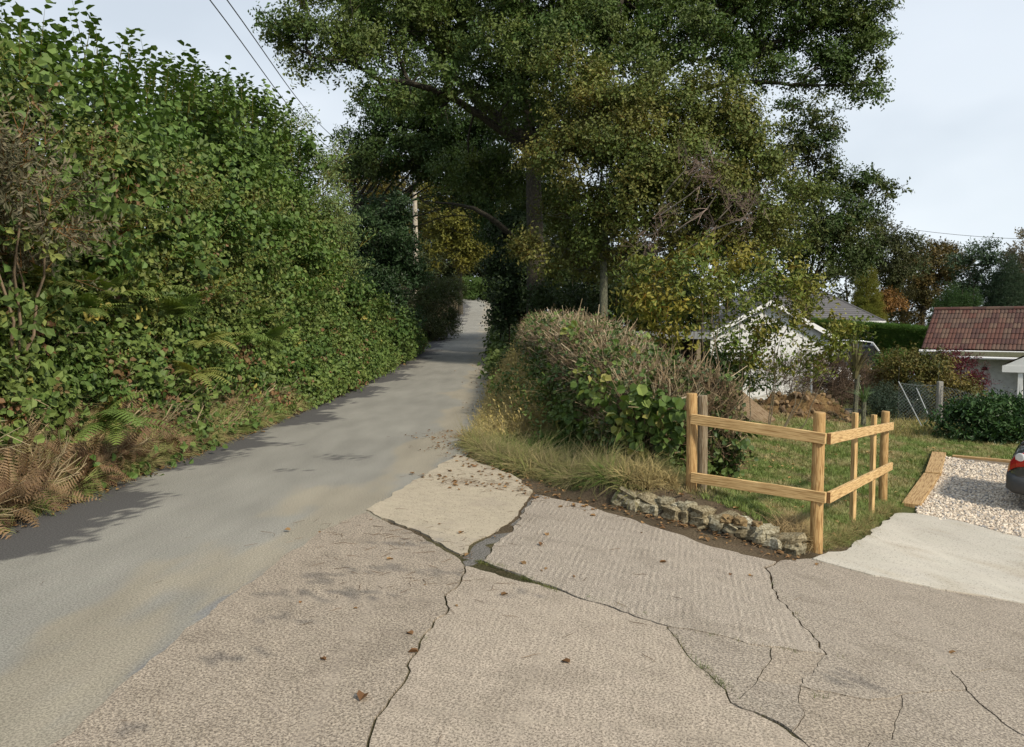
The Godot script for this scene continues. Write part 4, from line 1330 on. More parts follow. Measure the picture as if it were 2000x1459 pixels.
func car(called: String, label: String, category: String, where: Vector3, yaw: float, paint: Material, hgt: float, s: float, tall: float) -> Node3D:
	# local +x is the nose, origin under the middle of the tail
	var t := thing(called, label, category, where, "", yaw)
	t.scale = Vector3.ONE * s
	var R := []
	for q in [[0.0, 0.6, 0.34, 0.6], [0.03, 0.7, 0.28, 0.72], [0.1, 0.78, 0.23, 0.84], [0.25, 0.83, 0.2, 0.91], [0.6, 0.855, 0.19, 0.94], [1.2, 0.865, 0.18, 0.95], [2.4, 0.865, 0.18, 0.95], [3.1, 0.85, 0.18, 0.92], [3.7, 0.82, 0.2, 0.82], [4.05, 0.74, 0.24, 0.7], [4.2, 0.6, 0.32, 0.58]]:
		R.append(ring(q[0], q[1], q[2], q[3] * hgt))
	obj("body", loft(R), paint, t)
	var K := []
	for q in [[0.12, 0.7, 0.9], [0.5, 0.68, 0.9 + 0.28 * tall], [0.95, 0.66, 0.9 + 0.47 * tall], [1.6, 0.655, 0.9 + 0.53 * tall], [2.3, 0.66, 0.9 + 0.49 * tall], [3.05, 0.7, 0.92]]:
		K.append(ring(q[0], q[1], 0.86 * hgt, q[2] * hgt))
	obj("cabin_glass", loft(K), M.glass, t)
	var T := []
	for q in [[0.55, 0.6, 0.9 + 0.28 * tall], [0.95, 0.62, 0.9 + 0.48 * tall], [1.6, 0.62, 0.9 + 0.54 * tall], [2.25, 0.62, 0.9 + 0.5 * tall]]:
		T.append(ring(q[0], q[1], (q[2] - 0.05) * hgt, (q[2] + 0.015) * hgt))
	obj("roof", loft(T), paint, t)
	for z in [-1.0, 1.0]:
		for pl in [[[0.2, 0.9], [0.6, 0.9 + 0.33 * tall]], [[1.45, 0.9], [1.4, 0.9 + 0.5 * tall]], [[3.0, 0.9], [2.2, 0.9 + 0.49 * tall]]]:
			var pm := MB.new()
			pm.tube([Vector3(pl[0][0], pl[0][1] * hgt, z * 0.72), Vector3(pl[1][0], pl[1][1] * hgt, z * 0.64)], [0.05, 0.04], 6)
			obj("pillar", pm.mesh(true), paint, t)
	# lower bumper band
	var B := []
	for q in [[-0.03, 0.56, 0.34, 0.5], [-0.02, 0.7, 0.26, 0.54], [0.06, 0.8, 0.22, 0.55], [0.24, 0.85, 0.2, 0.55], [0.45, 0.868, 0.2, 0.54]]:
		B.append(ring(q[0], q[1], q[2], q[3] * hgt))
	obj("rear_bumper", loft(B), M.bumper, t)
	for z in [-1.0, 1.0]:
		var lm := MB.new()
		var rows := []
		for q in [[0.0, 0.6, 0.34, 0.6], [0.03, 0.7, 0.28, 0.72], [0.1, 0.78, 0.23, 0.84], [0.17, 0.805, 0.215, 0.875], [0.25, 0.83, 0.2, 0.91]]:
			var row := []
			for k in 6:   # follows the body a little way out
				var a := lerpf(0.06, 0.6, k / 5.0)
				row.append(Vector3(q[0] - 0.014, (q[2] + q[3] * hgt) * 0.5 + pow(sin(a), 0.55) * (q[3] * hgt - q[2]) * 0.5, z * (pow(cos(a), 0.42) * q[1] + 0.014)))
			rows.append(row)
		for r in 4:
			for k in 5: lm.quad(rows[r][k], rows[r + 1][k], rows[r + 1][k + 1], rows[r][k + 1])
		var lo := obj("tail_light", lm.mesh(), M.red_lens, t)
		var rm := MB.new()
		var cc: Vector3 = (rows[2][3] + rows[3][3]) * 0.5
		var nn := Vector3(-0.45, 0.15, z * 0.88).normalized()
		rm.tube([cc - nn * 0.03, cc + nn * 0.004, cc + nn * 0.009], [0.055, 0.055, 0.042], 16)
		obj("reversing_lens", rm.mesh(), M.clear_lens, lo)
		for x in [0.78, 3.35]:
			var wm := MB.new()
			var c := Vector3(x, 0.31, z * 0.76)
			wm.tube([c + Vector3(0, 0, -z * 0.1), c + Vector3(0, 0, -z * 0.09), c + Vector3(0, 0, z * 0.09), c + Vector3(0, 0, z * 0.105)], [0.27, 0.31, 0.31, 0.27], 22)
			var wo := obj("wheel", wm.mesh(), M.rubber, t)
			var im := MB.new()
			im.tube([c + Vector3(0, 0, z * 0.1), c + Vector3(0, 0, z * 0.112)], [0.2, 0.19], 18)
			obj("rim", im.mesh(), M.alloy, wo)
		var mm := MB.new()
		mm.box(Transform3D(Basis(), Vector3(2.75, 1.0 * hgt, z * 0.95)), Vector3(0.12, 0.15, 0.2), 0.03)
		obj("wing_mirror", mm.mesh(), paint, t)
	return t
func build_vehicles():
	var c := car("parked_car", "dark grey car with a red tail light parked on pale gravel", "car", Vector3(6.53, -0.70, -10.4), -0.62, M.car_paint, 0.97, 1.0, 1.0)
	c.name = "parked_car"
	var v := car("white_van", "white van parked before the clipped green hedge behind spiky plants", "van", Vector3(at(1588, 690, 33.0).x, -1.02, -33.0), 0.12, M.white_car, 1.05, 1.0, 1.95)
	var lm := MB.new()
	lm.box(Transform3D(Basis(), Vector3(3.9, 0.72, 0.72)), Vector3(0.16, 0.14, 0.12), 0.02)
	obj("marker_light", lm.mesh(), M.red_lens, v)
func build_wires():
	var pole := thing("utility_pole", "pale utility pole standing among dark trees beside the lane bend", "pole", Vector3(at(810, 380, 58.0).x, H(-7.0, 58.0) - 0.3, -58.0))
	var top: float = at(810, 376, 58.0).y - pole.position.y
	var mb := MB.new()
	mb.tube([Vector3.ZERO, Vector3(0.05, top * 0.5, 0), Vector3(0, top, 0)], [0.2, 0.18, 0.15], 10)
	obj("shaft", mb.mesh(true), M.pole, pole)
	var tp := pole.position + Vector3(0, top - 0.2, 0)
	for w in [[[410, 0], [655, 298]], [[447, 5], [658, 274]]]:
		var a := at(w[0][0], w[0][1], 14.0)
		var b := at(w[1][0], w[1][1], 32.0)
		var back := a + (a - b) * 0.6 + Vector3(0, 0.6, 0)
		var pts := [back]
		for k in 13: pts.append(back.cubic_interpolate(a, back + (back - a), b, k / 13.0) if k else back)
		for k in 13: pts.append(a.cubic_interpolate(b, back, tp, k / 13.0))
		for k in 14: pts.append(b.cubic_interpolate(tp, a, tp + (tp - b) * 0.5, k / 13.0))
		pts.remove_at(0)
		var wm := MB.new()
		var rr := []
		for p in pts: rr.append(0.011)
		wm.tube(pts, rr, 5)
		tag(obj("overhead_wire", wm.mesh(), M.wire), "lower thin overhead wire running above hazels toward the utility pole" if w[0][0] == 410 else "upper thin overhead wire running above hazels toward the utility pole", "wire", "overhead wires above the lane")
	var wm := MB.new()
	var pts := []
	for k in 12:
		var t := k / 11.0
		pts.append(at(1700, 436, 62.0).lerp(at(2200, 466, 56.0), t) + Vector3.DOWN * 0.5 * (1.0 - pow(2.0 * t - 1.0, 2.0)))
	var rr := []
	for p in pts: rr.append(0.016)
	wm.tube(pts, rr, 5)
	tag(obj("overhead_wire", wm.mesh(), M.wire), "single thin wire crossing the sky above the far firs", "wire")

# ---------------------------------------------------------------- the bank on the far side of the lane
func bank_point(d: float, t: float) -> Vector3:
	var x := curve(d, LL) - 0.12 - t
	return Vector3(x, H(x, d), -d)
func hazel_top(d: float) -> float:
	return curve(d, [[3.0, 4.6], [6.0, 4.9], [9.8, 5.3], [13.0, 5.9], [16.5, 6.6], [20.7, 7.1], [25.0, 6.8], [29.0, 6.4]])
func build_bank():
	var g1 := Color(0.085, 0.15, 0.033)
	var g2 := Color(0.19, 0.265, 0.068)
	var i := 0
	for d in [6.6, 9.0, 11.8, 14.9, 18.3, 22.2]:
		var step: float = 2.4 + d * 0.06
		var masses := []
		var top := hazel_top(d)
		var y := 2.3
		while y < top - 0.55:
			var f := (y - 2.0) / (top - 2.0)
			for k in 2:
				masses.append([Vector3(-5.78 - 0.8 * f + rnd(-0.25, 0.25), y + rnd(-0.25, 0.25), -(d + (k - 0.5) * step * 0.55 + rnd(-0.3, 0.3))), rnd(0.85, 1.15) * (1.0 - 0.25 * f), 0.85])
			y += 0.95
		var b := shrub("hazel_bush", ["hazel bush rising behind the grey brown sallow on the bank", "tall hazel bush full of round green leaves on the lane bank", "tall hazel bush full of round green leaves on the lane bank", "tall hazel bush full of round green leaves on the lane bank", "tall hazel bush full of round green leaves on the lane bank", "last and tallest hazel bush, next to the feathery willow"][i], "bush", "hazel bushes along the lane bank", Vector3(-6.2, H(-6.2, d), -d), masses, SP.hazel, 8, 0.42, 1.05, g1, g2, M.leaf, 1.0, 12, Color(0.16, 0.13, 0.085), 0.022, 0.5)
		# other leaves grown through the lower half
		var mx := Scat.new()
		for k in 420:
			var dd: float = d + rnd(-0.6, 0.6) * step
			var yy := rnd(1.6, 4.2)
			var p := Vector3(-4.95 - (yy - 1.6) * 0.2 + rng.randfn(0, 0.22), yy, -dd)
			var c := mixc(Color(0.085, 0.135, 0.034), Color(0.2, 0.225, 0.06), rng.randf(), 0.25)
			if k % 30 == 0: c = Color(0.24, 0.15, 0.08)
			if nf(Vector2(dd, yy), 90.0, 66.0) > 0.06: mx.add(aim(Vector3(0.6, 0.6, 0.3) + rdir() * 0.6, rnd(0.6, 1.3)), p - b.position, c)
		multi("mixed_leaves", SP.small, M.leaf, mx, b)
		# straight young shoots along the top
		for k in 60:
			var dd: float = d + rnd(-0.5, 0.5) * step
			var p := Vector3(-6.3 + rng.randfn(0, 0.45), hazel_top(dd) - 0.75 + rng.randfn(0, 0.22), -dd)
			var so := obj("shoot", SP.hazel_shoot, shoot_mats[k % 3], b, p - b.position)
			so.basis = aim(Vector3.UP + rdir() * 0.22, rnd(0.7, 1.3))
		i += 1
	shrub("sallow_bush", "grey brown sallow bush with pale thin leaves among the hazels", "bush", "", foot(20, 8.2) * Vector3(1, 0, 1) + Vector3(0, 1.2, 0), px([[20, 330, 70, -0.2], [60, 400, 70], [20, 470, 80], [70, 520, 50, 0.2]], 7.6), SP.willow, 9, 0.3, 1.2, Color(0.125, 0.125, 0.075), Color(0.23, 0.19, 0.13), M.dry, 0.85, 7, Color(0.2, 0.15, 0.1))
	shrub("willow_bush", "feathery pale green willow bush past the hazels by the lane", "bush", "", Vector3(-5.6, H(-5.6, 25.0), -25.0), px([[560, 300, 60], [610, 340, 60, 1], [600, 400, 70, -1], [660, 420, 50, 1], [560, 450, 60, -2], [640, 480, 60, -1], [680, 520, 40]], 25.0), SP.willow, 9, 0.6, 1.1, Color(0.13, 0.2, 0.065), Color(0.26, 0.3, 0.11), M.leaf, 1.5, 8)
	# low tangle of bramble, ivy and nettle on the slope
	var s := Scat.new()
	var iv := Scat.new()
	for k in 19000:
		var d := 4.0 + 30.0 * pow(rng.randf(), 1.35)
		var t := rnd(0.0, 2.1)
		var p := bank_point(d, t)
		var bulge := 0.12 + 0.3 * (0.5 + nf(Vector2(d, t), 75.0)) + 0.4 * smoothstep(14.0, 22.0, d) * (1.0 - t / 2.1)
		if d < 10.0 and t < 0.75 and rng.randf() < 0.88: continue
		if d < 15.5 and t < 0.55 and rng.randf() < 0.85: continue
		p += Vector3(0.72, 0.62, 0) * bulge * rnd(0.2, 1.15) * (0.35 + t) / 1.2
		var tone := clampf(0.45 + 1.1 * nf(Vector2(d, t * 2.0), 45.0, 12.0) + rnd(-0.3, 0.3), 0, 1)
		var c := mixc(Color(0.07, 0.125, 0.027), Color(0.165, 0.22, 0.056), tone, 0.2)
		if nf(Vector2(d, t * 1.5), 55.0, 88.0) > 0.28 and rng.randf() < 0.4: c = mixc(Color(0.16, 0.12, 0.05), Color(0.2, 0.1, 0.05), rng.randf())
		elif t > 0.6 and rng.randf() < 0.012: c = Color(0.36, 0.31, 0.08)
		if rng.randf() < 0.75: s.add(aim(Vector3(0.7, 0.7, 0.15) + rdir() * 0.7, rnd(0.5, 1.4)), p + Vector3(0.5, 0.4, 0) * maxf(0.0, rng.randfn(0, 0.16)), c)
		else: iv.add(aim(Vector3(0.7, 0.4, 0.2) + rdir() * 0.6, rnd(0.7, 1.2)), p - Vector3(0.05, 0.05, 0), c * 0.9)
	tag(multi("bramble_undergrowth", SP.bramble, M.leaf, s), "dense low bramble and nettle leaves covering the lane bank", "undergrowth", "", "stuff")
	tag(multi("ivy_undergrowth", SP.ivy, M.gloss_leaf, iv), "dark ivy leaves threaded through the lane bank growth", "ivy", "", "stuff")
	# grasses at the foot
	var gr := Scat.new()
	for k in 10000:
		var d := 4.5 + 17.0 * pow(rng.randf(), 1.1)
		var t := absf(rng.randfn(0, 0.5)) + 0.02
		if k % 5 == 0: t = rnd(0.5, 1.9)
		if d > 15.5 and rng.randf() < 0.75: continue
		if nf(Vector2(d, t), 60.0, 5.0) < -0.14: continue
		var dry := clampf(0.5 + 1.5 * nf(Vector2(d, t), 70.0, 31.0) + rnd(-0.3, 0.3), 0, 1)
		gr.add(aim(Vector3(0.5, 1, 0.1) + rdir() * 0.5, rnd(0.6, 1.3)), bank_point(d, t), mixc(Color(0.17, 0.22, 0.06), Color(0.42, 0.33, 0.17), dry))
	tag(multi("bank_grass", SP.verge, M.dry, gr), "half dry grass tussocks along the foot of the bank", "grass", "", "stuff")
	# collapsed dead bracken
	var db := Scat.new()
	for k in 760:
		var d := 5.0 + absf(rng.randfn(0, 2.3)) if k < 540 else rnd(9.0, 14.5)
		var t := absf(rng.randfn(0.2, 0.3)) if k < 540 else rnd(0.3, 1.5)
		db.add(aim(Vector3(0.7, 0.25, rnd(-0.8, 0.8)) + rdir() * 0.45, rnd(0.25, 0.55)), bank_point(d, t) + Vector3(0.02, rnd(0.02, 0.25), 0), mixc(Color(0.14, 0.085, 0.053), Color(0.25, 0.175, 0.1), rng.randf(), 0.35))
	tag(multi("dead_bracken", SP.frond[1], M.dry, db), "collapsed rust brown dead bracken along the road edge", "bracken", "", "stuff")
	var stems := Scat.new()
	for k in 90:
		var d := rnd(5.2, 15.0)
		stems.add(aim(Vector3(0.5, 0.3, rnd(-1, 1)) + rdir() * 0.4, rnd(0.8, 1.8)), bank_point(d, rnd(0.1, 1.3)) + Vector3(0.1, 0.12, 0), mixc(Color(0.33, 0.25, 0.14), Color(0.42, 0.35, 0.22), rng.randf()))
	tag(multi("dead_stalks", SP.twigs, M.twig, stems), "pale dead stalks lying across the bank", "stalks", "", "stuff")
	# living ferns
	for q in [[345, 480, 0], [300, 590, 0], [372, 640, 1], [345, 700, 1], [140, 575, 0], [165, 545, 0], [190, 790, 0], [155, 770, 0], [520, 505, 1], [470, 600, 0], [430, 640, 0], [575, 545, 1], [560, 480, 0], [40, 520, 1], [250, 540, 0], [640, 560, 0], [395, 560, 0], [500, 650, 0], [455, 500, 1]]:
		var dd := 4.0
		var p := at(q[0], q[1], dd)
		while dd < 30.0 and p.x > -4.02 - maxf(0.0, p.y - 0.3) * 0.62:   # where that ray meets the growth on the bank
			dd += 0.05
			p = at(q[0], q[1], dd)
		p += Vector3(0.26, -0.28, 0.14)
		var f := thing("bracken_fern", "green bracken fern arching out of the lane bank" if q[2] == 0 else "yellowing bracken fern arching out of the lane bank", "fern", p, "bracken ferns on the lane bank")
		var n := 5 + rng.randi() % 3
		for k in n:
			var fm := MeshInstance3D.new()
			fm.name = "frond"
			fm.mesh = SP.frond[rng.randi() % 3]
			fm.material_override = fern_mats[q[2] * 2 + rng.randi() % 2]
			fm.basis = Basis(Vector3.UP, rnd(-0.3, 2.2)) * Basis(Vector3.RIGHT, rnd(0.2, 0.95)) * rnd(0.5, 0.9)
			f.add_child(fm, true)
var fern_mats := []
var shoot_mats := []

# ---------------------------------------------------------------- the clipped hedge and verge
func hedge_at(t: float) -> Vector2:
	var n := hedge_path.size() - 1
	var f := clampf(t, 0, 0.9999) * n
	return hedge_path[int(f)].lerp(hedge_path[int(f) + 1], f - int(f))
func hedge_top(d: float) -> float:
	return curve(d, [[7.8, 0.84], [8.6, 0.98], [9.8, 1.28], [11.5, 1.54], [13.5, 1.62], [17.0, 1.62], [22.0, 1.8]])
func build_hedge():
	var h := thing("clipped_hedge", "freshly cut roadside hedge of bare brown twigs over ivy leaves", "hedge")
	var tw := Scat.new()
	var lt := Scat.new()
	var iv := Scat.new()
	for k in 22000:
		var t := pow(rng.randf(), 1.3)
		var c := hedge_at(t)
		var nx := hedge_at(minf(t + 0.02, 1.0))
		var dir := (nx - c).normalized()
		if t < 0.02: dir = (hedge_path[1] - hedge_path[0]).normalized()
		var across := Vector2(dir.y, -dir.x)
		var y0 := H(c.x, c.y) - 0.1
		var y1 := hedge_top(c.y)
		var a := rng.randf() * PI   # 0 garden side .. PI lane side
		var hw := 0.52
		var shell := 1.0 - 0.35 * rng.randf() * rng.randf()
		var s := Vector2(cos(a), sin(a))
		var rel := signf(s.x) * pow(absf(s.x), 0.6) * hw * shell
		var v := pow(s.y, 0.55) * shell
		var p := Vector2(c.x, c.y) + across * rel
		if rng.randf() < 0.3 and t < 0.12: p = hedge_path[0] - (hedge_path[1] - hedge_path[0]).normalized() * 0.3 * rng.randf() + across * rnd(-0.48, 0.48)
		var lump := 1.0 + 0.1 * nf(p, 95.0)
		var y := lerpf(y0, y1 * lump, v if rng.randf() < 0.8 else rng.randf() * v)
		var f := clampf((y - y0) / (y1 - y0), 0, 1)
		var P := Vector3(p.x, y, -p.y)
		var out_ := Vector3(across.x * rel, 0.5 * f, -across.y * rel).normalized()
		var brown := f > 0.4 + 0.35 * nf(p, 80.0, 3.0)
		if brown and rng.randf() < 0.93:
			var col := mixc(Color(0.22, 0.15, 0.09), Color(0.4, 0.32, 0.2), rng.randf(), 0.25)
			if rng.randf() < 0.14: col = Color(0.58, 0.49, 0.34)
			if rng.randf() < 0.14: lt.add(aim(out_ * 0.8 + rdir() * 0.7 + Vector3.UP * 0.3, rnd(0.45, 0.9)), P - out_ * 0.2, col)
			else: tw.add(aim(Vector3.UP * 0.75 + out_ * 0.5 + rdir() * 0.55, rnd(0.5, 0.95)), P - Vector3.UP * 0.12, col)
			if rng.randf() < 0.16: iv.add(aim(out_ + rdir() * 0.6, rnd(0.55, 0.9)), P - out_ * 0.12, mixc(Color(0.05, 0.1, 0.03), Color(0.14, 0.14, 0.04), rng.randf()))
		else:
			iv.add(aim(out_ * 0.8 + rdir() * 0.7, rnd(0.6, 1.1)), P, mixc(Color(0.042, 0.08, 0.022), Color(0.115, 0.165, 0.04), rng.randf(), 0.25))
			if rng.randf() < 0.2: tw.add(aim(out_ + rdir() * 0.8, rnd(0.5, 1.0)), P, mixc(Color(0.17, 0.11, 0.07), Color(0.3, 0.2, 0.12), rng.randf()))
	multi("cut_twigs", SP.twigs, M.twig, tw, h)
	multi("branches", SP.long_twigs, M.twig, lt, h)
	multi("foliage", SP.ivy, M.gloss_leaf, iv, h)
	for k in 96:   # hazel sprouting from the cut face
		var qx := rnd(1060, 1330)
		var qy := rng.randfn(800, 38) if k < 80 else rnd(600, 760)
		var dd := 6.8
		while dd < 18.0 and (hedge_dist(ray(qx, qy).x * dd, dd) > 0.64 or at(qx, qy, dd).y > hedge_top(dd) + 0.1): dd += 0.04
		if dd > 17.0: continue
		var bo := obj("leafy_shoot", SP.big_leaf, shoot_mats[k % 3] if k % 4 else fern_mats[1 + k % 3], h, at(qx, qy, dd) + Vector3(0, -0.08, 0))
		bo.basis = aim(Vector3(-0.2, 0.5, 0.6) + rdir() * 0.5, rnd(0.45, 0.75))
	for k in 16:
		var c := hedge_at(rnd(0.0, 0.75))
		var mb := MB.new()
		var b := on(c, -0.1)
		reach(mb, b, Vector3(c.x + rnd(-0.5, 0.4), hedge_top(c.y) - rnd(0.15, 0.5), -c.y + rnd(0.0, 0.6)), 0.028, 0.012, 5)
		for v in mb.c.size(): mb.c[v] = Color(0.2, 0.16, 0.11)
		obj("stem", mb.mesh(), M.twig, h)
	for q in [[[1256, 720], [1300, 765], 8.6], [[1250, 762], [1295, 772], 8.3], [[1140, 690], [1210, 712], 9.9], [[1180, 728], [1235, 748], 9.3], [[1330, 780], [1390, 760], 8.0]]:
		var mb := MB.new()
		reach(mb, at(q[1][0], q[1][1], q[2] + 0.25), at(q[0][0], q[0][1], q[2] - 0.1), 0.016, 0.009, 6)
		for v in mb.c.size(): mb.c[v] = Color(0.46, 0.39, 0.29)
		obj("cut_branch", mb.mesh(), M.twig, h)
	# verge between hedge and lane
	var gr := Scat.new()
	var hy := Scat.new()
	for k in 6000:
		var d := rnd(7.2, 20.0)
		var xr := curve(d, LR) + 0.08
		var xh := curve(d, [[7.0, 1.5], [8.35, 1.5], [10.6, 1.0], [13.5, 0.75], [17.0, 0.6], [22.0, 0.5]])
		if d < 9.0: xr = lerpf(1.05, -0.1, (d - 7.2) / 1.8)
		elif d < 10.4: xr = lerpf(-0.1, -0.42, (d - 9.0) / 1.4)
		var p := Vector2(lerpf(xr, xh, pow(rng.randf(), 0.85)), d)
		var u := (p.x - xr) / maxf(xh - xr, 0.1)
		var dry := clampf(0.45 + 1.5 * nf(p, 70.0, 17.0) + rnd(-0.3, 0.3), 0, 1)
		if d > 10.6 and rng.randf() < 0.55 + 0.25 * smoothstep(12.0, 14.0, d):
			hy.add(aim(Vector3(-0.35, 1, 0.15) + rdir() * 0.35, rnd(0.7, 1.3) * (0.6 + 0.6 * u)), on(p, -0.03), mixc(Color(0.32, 0.27, 0.11), Color(0.48, 0.385, 0.21), rng.randf(), 0.3))
		elif rng.randf() < 0.5 or d > 10.0:
			gr.add(aim(Vector3(-0.3, 1, 0.3) + rdir() * 0.6, rnd(0.4, 1.0)), on(p, -0.03), mixc(Color(0.11, 0.17, 0.04), Color(0.38, 0.3, 0.14), dry - 0.12, 0.35))
		else:
			gr.add(aim(Vector3(-0.2, 1, 0.4) + rdir() * 0.6, rnd(0.3, 0.72)), on(p, -0.03), mixc(Color(0.13, 0.18, 0.045), Color(0.4, 0.31, 0.15), dry, 0.35))
	tag(multi("verge_grass", SP.verge, M.dry, gr), "green and straw grass tussocks on the verge below the clipped hedge", "grass", "", "stuff")
	tag(multi("hay_grass", SP.hay, M.dry, hy), "tall straw coloured seeding grass between hedge and lane", "grass", "", "stuff")
	# rough grass and brambles further along, under the trees
	var ug := Scat.new()
	var ub := Scat.new()
	for k in 2600:
		var d := rnd(19.0, 48.0)
		var p := Vector2(curve(d, LR) + 0.1 + 5.0 * pow(rng.randf(), 1.6), d)
		if k % 2: ug.add(aim(Vector3(-0.3, 1, 0.3) + rdir() * 0.6, rnd(0.8, 1.7)), on(p, -0.03), mixc(Color(0.1, 0.14, 0.04), Color(0.24, 0.2, 0.09), rng.randf(), 0.3))
		else: ub.add(aim(Vector3(-0.3, 0.8, 0.4) + rdir() * 0.6, rnd(1.0, 2.2)), on(p, 0.1), mixc(Color(0.05, 0.085, 0.022), Color(0.1, 0.13, 0.035), rng.randf(), 0.3))
	tag(multi("woodside_grass", SP.verge, M.dry, ug), "rough grass along the lane edge under the trees", "grass", "", "stuff")
	tag(multi("woodside_brambles", SP.bramble, M.leaf, ub), "low brambles spreading under the oak beside the lane", "brambles", "", "stuff")
	# long grass hanging over the edge of the concrete
	var dr := Scat.new()
	for k in 420:
		var e := [[905, 870], [960, 905], [1050, 925], [1120, 950], [1195, 965]]
		var f := rng.randf() * 3.999
		var a := G2(e[int(f)][0], e[int(f)][1])
		var b := G2(e[int(f) + 1][0], e[int(f) + 1][1])
		var p := a.lerp(b, f - int(f)) + Vector2(rnd(0.0, 0.12), rnd(0.0, 0.35))
		dr.add(aim(Vector3(-0.5, 0.7, 0.8) + rdir() * 0.35, rnd(0.55, 1.05)), on(p, 0.02), mixc(Color(0.17, 0.19, 0.06), Color(0.34, 0.27, 0.15), rng.randf()))
	for k in 60:
		var p := G2(rnd(1530, 1580), rnd(1040, 1078)) + Vector2(rnd(-0.05, 0.05), 0.1)
		dr.add(aim(Vector3(0.3, 0.7, 0.5) + rdir() * 0.5, rnd(0.45, 0.75)), on(p, 0.03), mixc(Color(0.27, 0.21, 0.1), Color(0.36, 0.26, 0.14), rng.randf()))
	tag(multi("hanging_grass", SP.drape, M.dry, dr), "brown tipped grass hanging over the concrete edge", "grass", "", "stuff")
	# leaves of bramble and dock in the verge
	var wd := Scat.new()
	for k in 420:
		var d := rnd(8.6, 15.0)
		var xh := curve(d, [[7.0, 1.6], [8.35, 1.55], [10.6, 0.75], [13.5, 0.35], [17.0, 0.1], [22.0, 0.0]])
		var p := Vector2(xh + rng.randfn(-0.02, 0.2), d)
		wd.add(aim(Vector3(-0.4, 0.8, 0.4) + rdir() * 0.5, rnd(0.6, 1.1)), on(p, rnd(0.05, 0.45)), mixc(Color(0.06, 0.11, 0.025), Color(0.14, 0.19, 0.05), rng.randf()))
	tag(multi("verge_weeds", SP.bramble, M.leaf, wd), "leafy green weeds against the foot of the clipped hedge", "weeds", "", "stuff")

func build_lawn():
	var s := Scat.new()
	var poly := PackedVector2Array([Vector2(1.0, 7.42), Vector2(2.3, 6.48), Vector2(2.5, 6.5), G2(1650, 1060), G2(1700, 1030), G2(1745, 1000), Vector2(4.8, 9.75), Vector2(7.1, 13.6), Vector2(9.5, 11.8), Vector2(13, 14), Vector2(12.5, 18.5), Vector2(4.2, 19.5), Vector2(1.9, 14.0), Vector2(2.0, 9.0)])
	for k in 60000:
		var d := 6.5 + 13.0 * pow(rng.randf(), 1.2)
		var p := Vector2(rnd(0.9, 12.5), d)
		if not Geometry2D.is_point_in_polygon(p, poly): continue
		if hedge_dist(p.x, p.y) < 0.4: continue
		var far_ := smoothstep(14.5, 17.5, d)
		var brown := clampf(0.25 + 1.3 * nf(p, 55.0, 71.0) + 0.6 * nf(p, 200.0) + 0.4 * far_ + rnd(-0.25, 0.25), 0, 1)
		var sc := rnd(0.7, 1.3) * (1.0 + 1.5 * far_ * rng.randf())
		s.add(aim(Vector3.UP + rdir() * 0.35, sc), on(p, -0.03), mixc(Color(0.19, 0.25, 0.07), Color(0.42, 0.345, 0.18), brown, 0.22))
	tag(multi("lawn_grass", SP.lawn, M.leaf, s), "short rough lawn grass behind the new timber fence", "grass", "", "stuff")
	var l := Scat.new()
	for k in 420:
		var p := Vector2(rnd(2.2, 8.0), rnd(6.8, 14.0))
		if Geometry2D.is_point_in_polygon(p, poly): l.add(Basis(Vector3.UP, rnd(0, TAU)) * Basis(rdir(), rnd(0, 0.5)) * rnd(0.4, 0.9), on(p, 0.03), mixc(Color(0.4, 0.3, 0.13), Color(0.3, 0.18, 0.08), rng.randf()))
	tag(multi("lawn_leaves", SP.fallen, M.dry, l), "pale fallen leaves dotted over the lawn", "leaves", "", "stuff")
	var ed := Scat.new()
	for k in 120:   # the shaggy cut edge of the turf by the new concrete
		var e := [[1600, 1078], [1650, 1066], [1700, 1036], [1725, 1012], [1752, 996]]
		var f := rng.randf() * 3.999
		var p := G2(e[int(f)][0], e[int(f)][1]).lerp(G2(e[int(f) + 1][0], e[int(f) + 1][1]), f - int(f)) + Vector2(rnd(-0.08, 0.02), rnd(0.02, 0.16))
		ed.add(aim(Vector3(0.3, 0.8, 0.45) + rdir() * 0.4, rnd(0.3, 0.6)), on(p, 0.0), mixc(Color(0.12, 0.15, 0.045), Color(0.28, 0.21, 0.1), rng.randf()))
	tag(multi("turf_edge", SP.drape, M.dry, ed), "shaggy cut turf edge above the new concrete", "grass", "", "stuff")
	var hay := Scat.new()
	for k in 260:
		var p := G2(rnd(1740, 2050), rnd(832, 856))
		hay.add(aim(Vector3.UP + rdir() * 0.5, rnd(0.4, 0.9)), on(p, -0.03), mixc(Color(0.32, 0.26, 0.12), Color(0.2, 0.2, 0.07), rng.randf()))
	tag(multi("fence_grass", SP.hay, M.dry, hay), "dry uncut grass along the chain link fence", "grass", "", "stuff")

